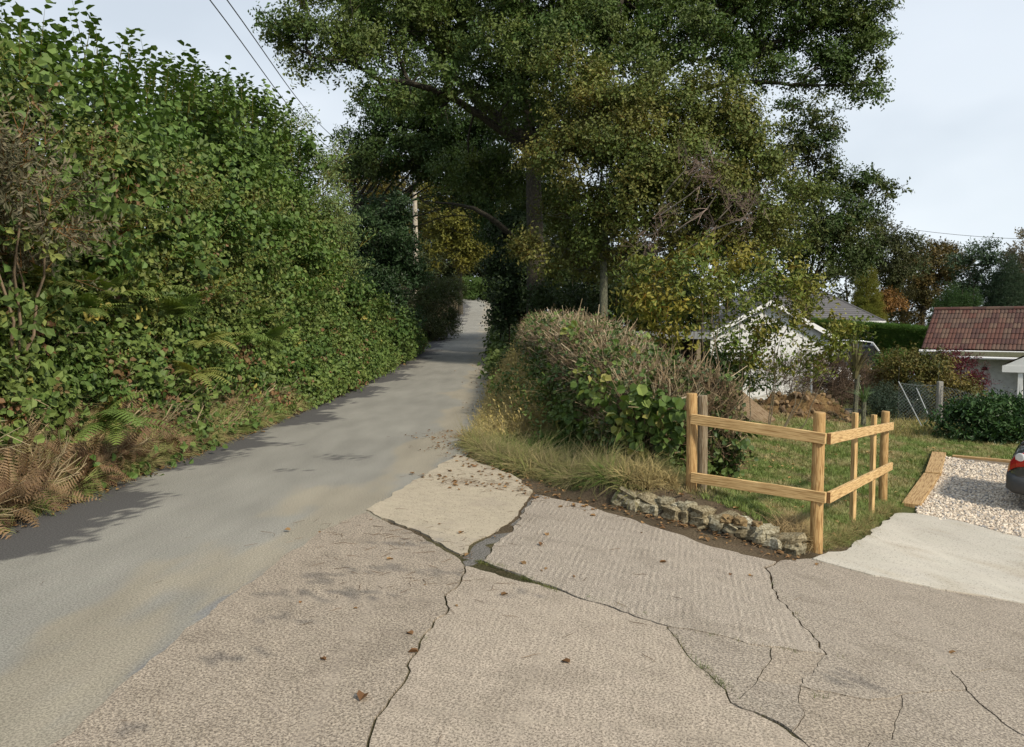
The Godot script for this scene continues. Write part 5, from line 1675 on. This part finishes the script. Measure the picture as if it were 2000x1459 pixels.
# ---------------------------------------------------------------- trees
func build_trees():
	var D := 30.0
	# the oak over the lane
	var ob := foot(1046, D)
	var limbs := [
		[[at(1036, 300, D), at(960, 240, D - 1), at(880, 190, D - 2), at(800, 162, D - 3), at(740, 155, D - 3.5), at(690, 125, D - 4), at(610, 110, D - 4.5)], 0.17, 0.04],
		[[at(1030, 270, D), at(930, 195, D + 0.5), at(880, 140, D + 1), at(830, 90, D + 1), at(800, 20, D + 1)], 0.2, 0.06],
		[[at(1040, 280, D), at(1020, 150, D), at(1030, 60, D - 1), at(1000, -60, D - 1)], 0.26, 0.1],
		[[at(1042, 270, D), at(1110, 190, D - 1), at(1185, 90, D - 2), at(1215, -10, D - 2), at(1230, -120, D - 2)], 0.24, 0.08],
		[[at(1042, 290, D), at(1180, 210, D - 1), at(1330, 110, D - 1), at(1420, 30, D - 1), at(1500, -60, D - 1)], 0.24, 0.06],
		[[at(1120, 250, D - 1), at(1290, 200, D), at(1430, 160, D), at(1550, 165, D), at(1660, 165, D)], 0.16, 0.03],
		[[at(1420, 165, D), at(1500, 90, D), at(1590, 55, D), at(1670, 30, D)], 0.1, 0.03],
		[[at(1010, 470, D + 1), at(950, 420, D), at(900, 400, D), at(850, 395, D)], 0.14, 0.03],
	]
	var om := px([[590, 40, 62, -4, 0.7], [650, 75, 60, -4, 0.65], [700, 40, 75, -3], [625, 110, 40, -4, 0.7], [560, 85, 28, -4], [760, 20, 85, -2], [830, 55, 70, 0], [780, 110, 40, -3, 0.6], [720, 110, 40, -3.5, 0.6], [860, -20, 100], [900, 90, 60, 1], [930, 40, 90, 1], [940, 150, 55, -1],
		[990, 90, 90, -2], [1040, 30, 100, -2], [1090, 110, 85, -3], [1000, 190, 60, -2], [1120, -20, 120], [1180, 60, 80, -3], [1220, 150, 75, -3], [1260, 20, 110], [1340, 70, 80, -2], [1380, -10, 100], [1400, 110, 60, -1], [1460, 40, 85], [1470, 130, 50], [1530, 90, 60], [1560, 20, 85], [1600, 130, 50], [1640, 60, 70], [1690, 40, 45], [1680, 110, 45], [1705, 160, 28], [1650, -20, 80], [1620, 170, 24], [1000, -100, 150], [1200, -130, 160], [1400, -130, 150], [820, -110, 120], [1580, -100, 120], [690, -50, 80], [800, 195, 32, -3, 0.6], [860, 215, 40, -2, 0.6], [745, 165, 26, -4, 0.6], [900, 180, 40, -2], [830, 140, 36, -3], [1000, 330, 60, 3], [1075, 330, 60, 2], [1040, 400, 55, 4], [960, 340, 50, 3], [1090, 250, 60, 1], [980, 260, 50, 2], [920, 330, 50, 4], [1040, 210, 60, 3]], D)
	tree("oak_tree", "great oak whose limbs spread over the lane and the sky", "", ob, 0.36, 7.2, om, SP.oak, 15, 0.62, 0.85, Color(0.066, 0.115, 0.028), Color(0.17, 0.18, 0.045), M.leaf, 1.1, null, limbs)
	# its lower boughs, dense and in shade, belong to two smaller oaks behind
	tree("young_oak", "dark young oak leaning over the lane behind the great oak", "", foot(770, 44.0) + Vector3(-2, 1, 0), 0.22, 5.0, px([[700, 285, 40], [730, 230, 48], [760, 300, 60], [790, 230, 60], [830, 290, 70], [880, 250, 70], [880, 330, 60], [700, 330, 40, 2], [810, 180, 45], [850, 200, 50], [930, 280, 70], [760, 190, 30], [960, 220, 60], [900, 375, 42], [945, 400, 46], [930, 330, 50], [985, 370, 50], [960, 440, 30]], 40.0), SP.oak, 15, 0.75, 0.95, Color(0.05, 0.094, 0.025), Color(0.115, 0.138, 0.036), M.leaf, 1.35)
	tree("hedgerow_maple", "bushy field maple with olive and russet leaves beside the oak", "", foot(1178, 24.0), 0.13, 4.5, px([[1110, 170, 60, 1], [1160, 250, 75], [1240, 200, 75], [1310, 250, 80], [1260, 300, 80, -1], [1180, 340, 80, -0.5], [1380, 220, 60], [1400, 300, 75], [1340, 350, 75, -1], [1450, 270, 60], [1480, 340, 55], [1280, 400, 70, -1], [1420, 390, 60], [1490, 410, 50], [1120, 420, 60, 0.5], [1200, 450, 55, -0.5], [1350, 450, 55], [1450, 460, 50], [1300, 480, 45], [1100, 320, 60, 0.5], [1520, 450, 45, 1], [1560, 400, 40, 1], [1070, 480, 50, 1], [1130, 530, 45, 1]], 24.0), SP.small, 15, 0.5, 0.98, Color(0.105, 0.142, 0.032), Color(0.25, 0.195, 0.052), M.leaf, 1.35, M.pale_bark)
	tree("backing_oak", "dark broad tree rising behind the white garage roof", "", foot(1420, 46.0), 0.25, 5.0, px([[1320, 530, 50], [1390, 500, 55], [1460, 500, 55], [1370, 450, 50], [1440, 555, 45], [1520, 555, 45], [1500, 480, 45], [1300, 470, 45], [1350, 575, 40], [1560, 560, 30]], 46.0), SP.far, 13, 0.95, 0.9, Color(0.035, 0.055, 0.018), Color(0.075, 0.08, 0.025), M.leaf, 0.85)
	tree("garden_oak", "dark tree past the maple with ragged outer boughs", "", foot(1580, 38.0), 0.25, 5.0, px([[1560, 235, 42], [1600, 225, 35], [1580, 290, 45], [1550, 330, 50], [1610, 345, 40], [1640, 400, 42], [1680, 375, 34], [1715, 355, 22], [1600, 420, 60], [1560, 460, 60], [1650, 450, 50], [1590, 500, 50], [1530, 520, 45], [1650, 500, 40], [1700, 400, 24]], 38.0), SP.oak, 14, 0.65, 0.72, Color(0.05, 0.09, 0.024), Color(0.14, 0.125, 0.04), M.leaf, 1.3)
	# dead twiggy boughs showing pinkish grey through the maple
	var dt := thing("dead_tree", "dead twiggy branches showing pinkish grey through the maple leaves", "tree", foot(1400, 21.0))
	var tw := Scat.new()
	var db := MB.new()
	for q in [[1340, 330], [1370, 360], [1400, 380], [1430, 400], [1450, 430], [1400, 440], [1470, 400], [1380, 310], [1300, 430], [1265, 470]]:
		var e := at(q[0], q[1], 20.6) - dt.position
		db.tube([e + Vector3(rnd(-1.0, -0.3), rnd(-0.9, -0.5), -0.5), e + Vector3(-0.25, -0.3, -0.1) + rdir() * 0.06, e], [0.024, 0.017, 0.009], 5)
		for k in 8: tw.add(aim(Vector3(0.2, 0.4, 0.2) + rdir(), rnd(0.6, 1.1)), e + rdir() * rnd(0.1, 0.5), mixc(Color(0.17, 0.125, 0.1), Color(0.24, 0.18, 0.15), rng.randf()))
	for v in db.c.size(): db.c[v] = Color(0.17, 0.15, 0.12)
	obj("branches", db.mesh(), M.twig, dt)
	multi("twigs", SP.long_twigs, M.twig, tw, dt)
	# ivy-clad trunk at the lane edge, and dark evergreens
	shrub("ivy_column", "dark ivy covered trunk standing at the lane edge under the oak", "tree", "", foot(1000, 32.0), px([[985, 600, 30], [1000, 560, 36], [995, 510, 36], [1010, 460, 36], [985, 450, 26], [1030, 590, 26], [1020, 540, 28], [1000, 620, 30], [975, 540, 20]], 32.0), SP.ivy, 14, 0.4, 1.0, Color(0.032, 0.058, 0.02), Color(0.055, 0.085, 0.026), M.gloss_leaf, 1.6, 2, Color(0.05, 0.04, 0.03), 0.05)
	shrub("holly_tree", "dark green holly between hazel bank and clipped beech by lane", "tree", "", Vector3(-4.9, H(-4.9, 31.0), -31.0), px([[740, 420, 50], [720, 470, 55], [765, 480, 45], [700, 530, 50], [755, 540, 50], [790, 570, 40], [740, 600, 50], [690, 590, 50], [790, 500, 30], [785, 440, 26], [780, 620, 36]], 30.0), SP.laurel, 15, 0.5, 0.95, Color(0.03, 0.065, 0.024), Color(0.055, 0.095, 0.032), M.gloss_leaf, 1.2, 6)
	shrub("beech_hedge", "rounded clipped beech hedge along the lane bend", "hedge", "", foot(850, 40.0), px([[880, 570, 26, 3], [868, 600, 30, 1], [845, 570, 32], [835, 610, 36], [815, 580, 34, -1], [870, 630, 24], [840, 640, 26, -1], [800, 630, 34, -2], [790, 660, 26, -4], [820, 650, 24, -2]], 42.0), SP.beech, 16, 0.4, 1.0, Color(0.06, 0.085, 0.026), Color(0.105, 0.098, 0.04), M.leaf, 1.2, 6)
	shrub("bank_bush", "low green bush spilling over the lane edge before the beech hedge", "bush", "", foot(730, 28.0), px([[770, 660, 34], [740, 650, 40, -1], [700, 660, 44, -2], [660, 680, 44, -4], [620, 660, 50, -5], [800, 650, 26, 2], [690, 610, 50, -2], [640, 610, 55, -4]], 27.0), SP.bramble, 16, 0.45, 1.0, Color(0.065, 0.12, 0.028), Color(0.13, 0.18, 0.045), M.leaf, 1.5, 5)
	# yellow maples where the lane bends
	tree("yellow_maple", "yellow green maple glowing beyond the dark bend of the lane", "maples at the bend", foot(900, 66.0), 0.2, 4.0, px([[890, 420, 45], [930, 440, 45], [860, 460, 40], [900, 480, 40], [850, 400, 35], [940, 480, 30], [870, 350, 40], [910, 360, 40], [840, 500, 24], [880, 500, 30]], 64.0), SP.far, 13, 0.9, 0.8, Color(0.12, 0.125, 0.022), Color(0.235, 0.2, 0.03), M.leaf, 0.95)
	tree("yellow_maple", "golden brown maple behind the holly and the utility pole", "maples at the bend", foot(720, 70.0), 0.2, 4.0, px([[700, 365, 40], [740, 375, 45], [680, 340, 30], [770, 400, 40], [790, 350, 40], [730, 420, 40], [750, 330, 36], [660, 350, 24], [800, 450, 40]], 66.0), SP.far, 13, 0.9, 0.85, Color(0.11, 0.098, 0.022), Color(0.24, 0.165, 0.032), M.leaf, 0.95)
	# dark wood closing the view
	var dk := 0
	for q in [[640, 470, 90, 96], [760, 500, 90, 100], [860, 520, 90, 110], [950, 500, 90, 108], [1050, 500, 90, 102], [1150, 520, 80, 96], [1260, 530, 70, 90], [940, 400, 90, 112], [820, 420, 90, 112], [1060, 400, 90, 104]]:
		tree("woodland_tree", "dark woodland tree closing the view beyond the lane bend", "dark wood beyond the bend", foot(q[0], q[3]), 0.25, 5.0, px([[q[0], q[1], q[2] * 0.75], [q[0] - q[2] * 0.5, q[1] + 30, q[2] * 0.6], [q[0] + q[2] * 0.5, q[1] + 20, q[2] * 0.6], [q[0], q[1] + 70, q[2] * 0.7]], q[3]), SP.far, 11, 1.3, 0.75, Color(0.042, 0.06, 0.02), Color(0.075, 0.08, 0.026), M.leaf, 1.5)
	shrub("lane_end_hedge", "bright green hedge where the lane turns out of sight", "hedge", "", foot(935, 92.0), px([[915, 556, 14], [935, 558, 15], [955, 560, 16], [900, 560, 14], [975, 565, 18], [915, 573, 13], [935, 574, 13], [955, 575, 14], [972, 580, 14]], 90.0), SP.far, 14, 0.5, 1.1, Color(0.07, 0.13, 0.03), Color(0.12, 0.17, 0.04), M.leaf, 0.6, 4)
	# shaded shrubbery under the oak and maple
	for q in [[1090, 590, 50, 29], [1150, 580, 55, 31], [1225, 590, 55, 30], [1290, 570, 55, 32], [1060, 540, 45, 34], [1130, 500, 55, 35], [1250, 520, 50, 34], [1340, 600, 36, 29]]:
		shrub("shade_bush", "dark evergreen bush in the shade under the oak and maple", "bush", "bushes in the shade of the oak", foot(q[0], q[3]), px([[q[0], q[1], q[2] * 0.8], [q[0] + q[2] * 0.6, q[1] + 20, q[2] * 0.6], [q[0] - q[2] * 0.6, q[1] + 15, q[2] * 0.6]], q[3]), SP.laurel, 14, 0.5, 0.9, Color(0.036, 0.062, 0.02), Color(0.065, 0.09, 0.026), M.gloss_leaf, 1.3, 4)
	shrub("shade_hedge", "low bright green hedge top seen under the maple boughs", "hedge", "", foot(1280, 28.0), px([[1265, 622, 16], [1290, 620, 17], [1315, 622, 17], [1240, 625, 14]], 28.0), SP.conifer, 18, 0.25, 1.1, Color(0.06, 0.12, 0.02), Color(0.1, 0.16, 0.03), M.leaf, 1.0, 3)
	# far trees on the garden side
	var far := [
		["broad tree with olive crown behind the slate roof", [[1660, 500, 50], [1700, 470, 45], [1640, 560, 50], [1740, 490, 45], [1700, 540, 50], [1730, 450, 30], [1770, 530, 40]], 78.0, Color(0.055, 0.072, 0.026), Color(0.115, 0.095, 0.035)],
		["broad russet tree behind the hedge and bungalow", [[1800, 530, 45], [1840, 520, 45], [1780, 570, 45], [1830, 580, 50], [1870, 550, 40], [1810, 495, 30], [1790, 620, 40], [1850, 495, 25]], 84.0, Color(0.085, 0.078, 0.026), Color(0.19, 0.115, 0.035)],
		["dusky olive tree at the back of the gardens", [[1760, 500, 40], [1770, 560, 40], [1750, 610, 40], [1720, 590, 40]], 92.0, Color(0.05, 0.062, 0.024), Color(0.1, 0.08, 0.03)],
		["blue green tree beside the dark fir", [[1895, 530, 32], [1920, 520, 30], [1900, 575, 36], [1930, 570, 34], [1910, 490, 18]], 76.0, Color(0.05, 0.085, 0.045), Color(0.09, 0.12, 0.06)],
		["pale leafless looking tree at the edge past the fir", [[1995, 480, 22], [2020, 500, 40], [2010, 550, 40], [2050, 520, 50]], 80.0, Color(0.14, 0.12, 0.08), Color(0.2, 0.17, 0.1)]]
	for f in far:
		var m: Array = f[1]
		tree("garden_tree", f[0], "", foot(m[0][0], f[2]), 0.28, 4.0, px(m, f[2]), SP.far, 13, 1.1, 0.8, f[3], f[4], M.leaf, 1.1)
	for q in [[2090, 82.0], [2210, 78.0], [2330, 84.0], [2470, 80.0], [2620, 78.0]]:
		var x: float = q[0]
		tree("boundary_tree", "russet and olive tree in the row past the bungalow", "trees past the bungalow", foot(x, q[1]), 0.28, 4.0, px([[x, 540, 60], [x - 50, 570, 45], [x + 50, 560, 50], [x, 600, 60], [x + 15, 500, 36]], q[1]), SP.far, 11, 1.3, 0.75, Color(0.06, 0.07, 0.026), Color(0.15, 0.105, 0.035), M.leaf, 1.3)
	# conifers
	conifer("golden_conifer", "golden green cone shaped conifer beside the slate roof", foot(1690, 56.0), at(1690, 500, 56.0).y, 1.9, Color(0.12, 0.15, 0.02), Color(0.2, 0.185, 0.03), SP.conifer, 1.6, 4200)
	conifer("dark_fir", "tall dark fir standing above the bungalow roof", foot(1962, 74.0), at(1962, 488, 74.0).y, 2.6, Color(0.032, 0.06, 0.032), Color(0.05, 0.08, 0.04), SP.fir, 1.5, 2600)
	conifer("dark_fir", "second dark fir partly behind the taller one", foot(1995, 80.0), at(2000, 510, 80.0).y, 2.6, Color(0.032, 0.058, 0.03), Color(0.05, 0.08, 0.038), SP.fir, 1.5, 2000)
	for q in [[1853, 545, 0.9], [1876, 562, 0.7], [1835, 575, 0.6], [1898, 560, 0.8]]:
		conifer("green_cypress", "narrow green cypress standing behind the bungalow ridge", foot(q[0], 58.0), at(q[0], q[1], 58.0).y, q[2], Color(0.03, 0.075, 0.02), Color(0.06, 0.11, 0.03), SP.conifer, 2.2, 1300, "cypresses behind the bungalow")
	shrub("orange_bush", "orange brown bush at the foot of the golden conifer", "bush", "", foot(1735, 57.0), px([[1735, 590, 18], [1745, 605, 16], [1725, 602, 14]], 57.0), SP.far, 12, 0.5, 1.0, Color(0.2, 0.1, 0.03), Color(0.26, 0.15, 0.04), M.leaf, 0.7, 3)
func conifer(called: String, label: String, base: Vector3, top: float, r: float, c1: Color, c2: Color, sp: Mesh, size: float, n: int, group := ""):
	var t := thing(called, label, "conifer", base, group)
	var h := top - base.y
	var mb := MB.new()
	mb.tube([Vector3(0, -0.2, 0), Vector3(0, h * 0.5, 0), Vector3(0, h * 0.98, 0)], [r * 0.1, r * 0.06, 0.02], 7)
	obj("trunk", mb.mesh(true), M.bark, t)
	var s := Scat.new()
	for k in n:
		var f := 1.0 - sqrt(rng.randf())
		var a := rng.randf() * TAU
		var out_ := Vector3(cos(a), 0, sin(a))
		var rr := r * pow(1.0 - f, 0.8) * (0.72 + 0.28 * sin(f * 60.0 + a * 2.0)) * rnd(0.65, 1.05) + 0.06
		s.add(aim(out_ * 0.9 + Vector3.UP * 0.35 + rdir() * 0.4, size * rnd(0.7, 1.15) * (0.5 + 0.5 * (1.0 - f))), Vector3(0, h * (0.02 + 0.96 * f), 0) + out_ * rr * 0.85, mixc(c1, c2, clampf(rng.randf() + 0.5 * nf(Vector2(a, f * 5.0), 40.0), 0, 1), 0.2))
	multi("crown", sp, M.leaf, s, t)

func build_garden():
	# yellowing cherry saplings behind the hedge
	shrub("cherry_sapling", "slender cherry with yellowing hanging leaves rising behind the clipped hedge", "tree", "", foot(1345, 13.0), px([[1285, 520, 36], [1265, 560, 30], [1340, 545, 40], [1300, 590, 42], [1350, 610, 42], [1395, 520, 34], [1400, 575, 36], [1330, 650, 30], [1275, 610, 28], [1440, 530, 24]], 13.0), SP.cherry, 9, 0.24, 0.5, Color(0.12, 0.165, 0.035), Color(0.36, 0.27, 0.045), M.leaf, 0.8, 9, Color(0.15, 0.125, 0.085), 0.014, 0.1)
	shrub("cherry_sapling", "spreading cherry with sparse yellow green leaves before the white garage", "tree", "", foot(1440, 14.0), px([[1455, 580, 34], [1500, 545, 26], [1500, 610, 36], [1550, 580, 34], [1595, 590, 28], [1450, 640, 26], [1540, 640, 30], [1600, 640, 34], [1625, 690, 26], [1430, 700, 22], [1500, 690, 20], [1570, 700, 18], [1640, 640, 20], [1545, 545, 18]], 14.0), SP.cherry, 7, 0.24, 0.22, Color(0.11, 0.16, 0.03), Color(0.3, 0.23, 0.05), M.leaf, 0.8, 10, Color(0.15, 0.125, 0.085), 0.013, 0.1)
	shrub("garden_shrub", "leafy green shrub with reddish tips at the garage foot", "bush", "", foot(1430, 15.0), px([[1430, 720, 28], [1460, 735, 24], [1405, 740, 22]], 15.0), SP.laurel, 12, 0.2, 0.9, Color(0.06, 0.12, 0.025), Color(0.13, 0.17, 0.04), M.leaf, 0.8, 5)
	shrub("twiggy_shrub", "bare grey brown twiggy shrub before the white garage wall", "bush", "", foot(1545, 18.5), px([[1530, 745, 36], [1560, 730, 30], [1505, 755, 22]], 18.5), SP.long_twigs, 14, 0.3, 1.0, Color(0.13, 0.105, 0.075), Color(0.19, 0.15, 0.1), M.twig, 0.7, 5)
	shrub("twiggy_shrub", "mounded brown twiggy shrub left of the spiky plants", "bush", "", foot(1635, 20.0), px([[1620, 740, 36], [1650, 755, 36], [1610, 775, 30], [1660, 720, 24], [1600, 720, 24]], 20.0), SP.long_twigs, 16, 0.3, 1.2, Color(0.11, 0.08, 0.058), Color(0.17, 0.12, 0.085), M.twig, 0.7, 5)
	var ph := thing("phormium", "spiky phormium with long bronze green sword leaves before the van", "plant", foot(1672, 18.5))
	ph.position.y = at(1672, 740, 18.5).y
	tag(obj("leaves", strap_plant(46, 1.15, 0.028, 0.6), M.bronze, ph), "", "", "", "stuff")
	var pt := MB.new()
	pt.tube([Vector3(0, -1.2, 0), Vector3(0.05, 0.1, 0)], [0.06, 0.05], 8)
	obj("stem", pt.mesh(true), M.pale_bark, ph)
	var co := thing("cordyline", "small green cordyline with a fan of narrow leaves on bank", "plant", foot(1690, 16.8))
	co.position.y = at(1690, 786, 16.8).y
	tag(obj("leaves", strap_plant(60, 0.5, 0.012, 0.95), M.sword, co), "", "", "", "stuff")
	var ct := MB.new()
	ct.tube([Vector3(0, -0.6, 0), Vector3(0, 0.06, 0)], [0.05, 0.045], 8)
	obj("stem", ct.mesh(true), M.pale_bark, co)
	shrub("bronze_shrub", "low bronze brown shrub behind the small cordyline", "bush", "", foot(1700, 21.0), px([[1690, 745, 26], [1720, 750, 24], [1740, 765, 18], [1670, 760, 18]], 21.0), SP.small, 14, 0.25, 1.0, Color(0.12, 0.085, 0.04), Color(0.18, 0.13, 0.05), M.leaf, 0.7, 4)
	shrub("blue_juniper", "low grey green juniper spreading beside the cordyline", "bush", "", foot(1740, 19.0), px([[1730, 790, 22], [1755, 795, 22], [1775, 780, 20], [1715, 800, 16]], 19.0), SP.conifer, 14, 0.2, 1.1, Color(0.05, 0.08, 0.055), Color(0.09, 0.115, 0.08), M.leaf, 0.8, 4)
	shrub("laurel_bush", "fresh green laurel behind the bronze shrub by the hedge", "bush", "", foot(1720, 25.0), px([[1715, 715, 20], [1740, 710, 18], [1700, 725, 16]], 25.0), SP.laurel, 14, 0.25, 1.0, Color(0.05, 0.12, 0.02), Color(0.09, 0.17, 0.03), M.leaf, 0.9, 4)
	shrub("autumn_shrub", "wide shrub turning orange and olive before the bungalow wall", "bush", "", foot(1810, 20.0), px([[1770, 730, 30], [1800, 715, 32], [1830, 735, 34], [1790, 760, 34], [1850, 765, 34], [1830, 785, 30], [1790, 795, 28], [1880, 775, 24], [1760, 760, 24]], 20.0), SP.small, 15, 0.3, 0.9, Color(0.09, 0.098, 0.026), Color(0.215, 0.145, 0.035), M.leaf, 0.85, 7)
	shrub("purple_maple", "dark crimson Japanese style maple spreading against the bungalow wall", "bush", "", foot(1880, 22.0), px([[1840, 712, 20], [1865, 725, 24], [1890, 745, 20], [1905, 760, 16], [1850, 735, 20]], 22.5), SP.willow, 14, 0.26, 1.0, Color(0.085, 0.012, 0.022), Color(0.15, 0.02, 0.035), M.leaf, 0.8, 5)
	shrub("dark_shrub", "thin dark shrub at the bungalow wall foot", "bush", "", foot(1935, 20.5), px([[1925, 775, 22], [1950, 790, 24], [1900, 795, 22]], 20.5), SP.small, 10, 0.25, 0.7, Color(0.035, 0.055, 0.03), Color(0.08, 0.07, 0.05), M.leaf, 0.8, 5)
	shrub("laurel_bush", "dense glossy dark green laurel beside the lawn and concrete post", "bush", "", foot(1925, 15.5), px([[1870, 820, 26], [1905, 815, 30], [1945, 820, 34], [1985, 815, 34], [2030, 820, 36], [1890, 838, 22], [1930, 840, 26], [1975, 845, 26]], 15.6), SP.laurel, 13, 0.24, 0.95, Color(0.03, 0.075, 0.02), Color(0.075, 0.135, 0.038), M.gloss_leaf, 0.85, 8)
	# clipped conifer hedge behind the van
	var a := at(1560, 626, 42.0)
	var b := at(1850, 648, 36.0)
	var h := thing("conifer_hedge", "long clipped conifer hedge with bright green top behind the van", "hedge", Vector3(a.x, -1.2, a.z))
	var s := Scat.new()
	var along := (b - a) * Vector3(1, 0, 1)
	var len := along.length()
	along = along.normalized()
	var front := Vector3(-along.z, 0, along.x)
	if front.z < 0: front = -front
	for k in 14000:
		var u := rng.randf()
		var top := lerpf(a.y, b.y, u) + 1.2 + 0.05 * nf(Vector2(u * len, 0), 60.0)
		var p := along * u * len
		var ht := rng.randf()
		var nrm := front
		if rng.randf() < 0.4:
			p += front * rnd(-0.9, 0.35) + Vector3.UP * top
			nrm = Vector3.UP
		else:
			p += front * (0.35 + 0.06 * nf(Vector2(u * len, ht * 3.0), 90.0) - 0.1 * rng.randf()) + Vector3.UP * top * ht
		s.add(aim(nrm * 0.8 + Vector3.UP * 0.3 + rdir() * 0.6, rnd(0.5, 0.95)), p - nrm * 0.18, mixc(Color(0.05, 0.115, 0.018), Color(0.09, 0.17, 0.028), rng.randf(), 0.2))
	multi("foliage", SP.conifer, M.leaf, s, h)
	var hm := MB.new()
	for k in 14:
		var p := along * (k + 0.5) / 14.0 * len - front * 0.3
		hm = MB.new()
		hm.tube([p, p + Vector3.UP * 2.2], [0.06, 0.02], 5)
		obj("stem", hm.mesh(true), M.bark, h)

# ---------------------------------------------------------------- the scene
func _ready():
	rng.seed = 20231
	nz.seed = 7
	nz.frequency = 0.02
	nz.fractal_octaves = 3
	var cam := Camera3D.new()
	cam.name = "camera"
	cam.fov = rad_to_deg(2.0 * atan(729.5 / FOCAL))
	cam.position = Vector3(0, EYE, 0)
	cam.rotation.x = -PITCH
	cam.near = 0.05
	cam.far = 2000.0
	add_child(cam)
	cam.current = true
	var env := Environment.new()
	env.background_mode = Environment.BG_SKY
	env.tonemap_mode = Environment.TONE_MAPPER_LINEAR
	env.tonemap_exposure = 1.5
	env.sdfgi_enabled = true
	env.ssao_enabled = true
	env.ssil_enabled = true
	var sm := ProceduralSkyMaterial.new()
	sm.sky_top_color = lin(0.39, 0.445, 0.52)
	sm.sky_horizon_color = lin(0.54, 0.595, 0.625)
	sm.sky_curve = 0.16
	sm.ground_bottom_color = lin(0.12, 0.12, 0.1)
	sm.ground_horizon_color = lin(0.4, 0.43, 0.44)
	sm.sky_cover = noise_tex(201, 0.01, [[0.0, Color(0.0, 0.0, 0.0)], [0.3, Color(0.1, 0.1, 0.1)], [0.55, Color(0.26, 0.26, 0.26)], [0.75, Color(0.34, 0.335, 0.33)], [1.0, Color(0.36, 0.355, 0.35)]], FastNoiseLite.TYPE_SIMPLEX_SMOOTH, 5)
	sm.sky_cover_modulate = Color(1, 1, 1, 1)
	sm.sun_angle_max = 1.0
	var sky := Sky.new()
	sky.sky_material = sm
	env.sky = sky
	var we := WorldEnvironment.new()
	we.name = "world_environment"
	we.environment = env
	add_child(we)
	var sun := DirectionalLight3D.new()
	sun.name = "sun"
	sun.light_energy = 0.95
	sun.light_color = Color(1.0, 0.955, 0.88)
	sun.light_angular_distance = 5.0
	sun.shadow_enabled = true
	add_child(sun)
	sun.look_at_from_position(Vector3.ZERO, -Vector3(0.50, 0.62, 0.62), Vector3.UP)

	make_materials()
	M.ochre = tri_planar(mat(Color(0.36, 0.25, 0.12), 0.95, noise_tex(121, 0.05, [[0, grey(0.5)], [1, grey(1)]], FastNoiseLite.TYPE_SIMPLEX, 4, 256)), Vector3(4, 4, 4))
	M.moss_felt = tri_planar(mat(Color(0.14, 0.14, 0.08), 1.0, noise_tex(111, 0.05, [[0, grey(0.6)], [1, grey(1)]], FastNoiseLite.TYPE_SIMPLEX, 3, 256)), Vector3.ONE)
	M.felt_pale = mat(Color(0.22, 0.23, 0.23), 0.9)
	M.board = mat(Color(0.3, 0.28, 0.25), 0.9)
	M.bronze = leaf_mat(Color(0.2, 0.18, 0.08))
	M.bronze.albedo_color = lin(0.15, 0.135, 0.065)
	M.sword = leaf_mat(Color(0.2, 0.25, 0.1))
	M.sword.albedo_color = lin(0.16, 0.23, 0.1)
	for c in [Color(0.15, 0.22, 0.055), Color(0.19, 0.25, 0.065), Color(0.3, 0.285, 0.085), Color(0.24, 0.26, 0.07)]:
		var m := leaf_mat(Color(0.4, 0.45, 0.1))
		m.albedo_color = c.linear_to_srgb()
		fern_mats.append(m)
	for c in [Color(0.075, 0.125, 0.028), Color(0.095, 0.15, 0.036), Color(0.115, 0.175, 0.042)]:
		var m := leaf_mat(Color(0.42, 0.5, 0.12))
		m.albedo_color = c.linear_to_srgb()
		shoot_mats.append(m)
	for c in [Color(0.47, 0.44, 0.36), Color(0.36, 0.33, 0.26), Color(0.6, 0.575, 0.5), Color(0.4, 0.35, 0.26)]:
		var m: StandardMaterial3D = M.stone.duplicate()
		m.albedo_color = c.linear_to_srgb()
		stone_mats.append(m)
	make_sprays()
	build_ground()
	build_bungalow()
	build_garage()
	build_far_house()
	build_wall()
	build_fence()
	build_sleepers()
	build_chain_link()
	build_yard()
	build_vehicles()
	build_trees()
	build_bank()
	build_hedge()
	build_garden()
	build_lawn()
	build_wires()
	build_litter()
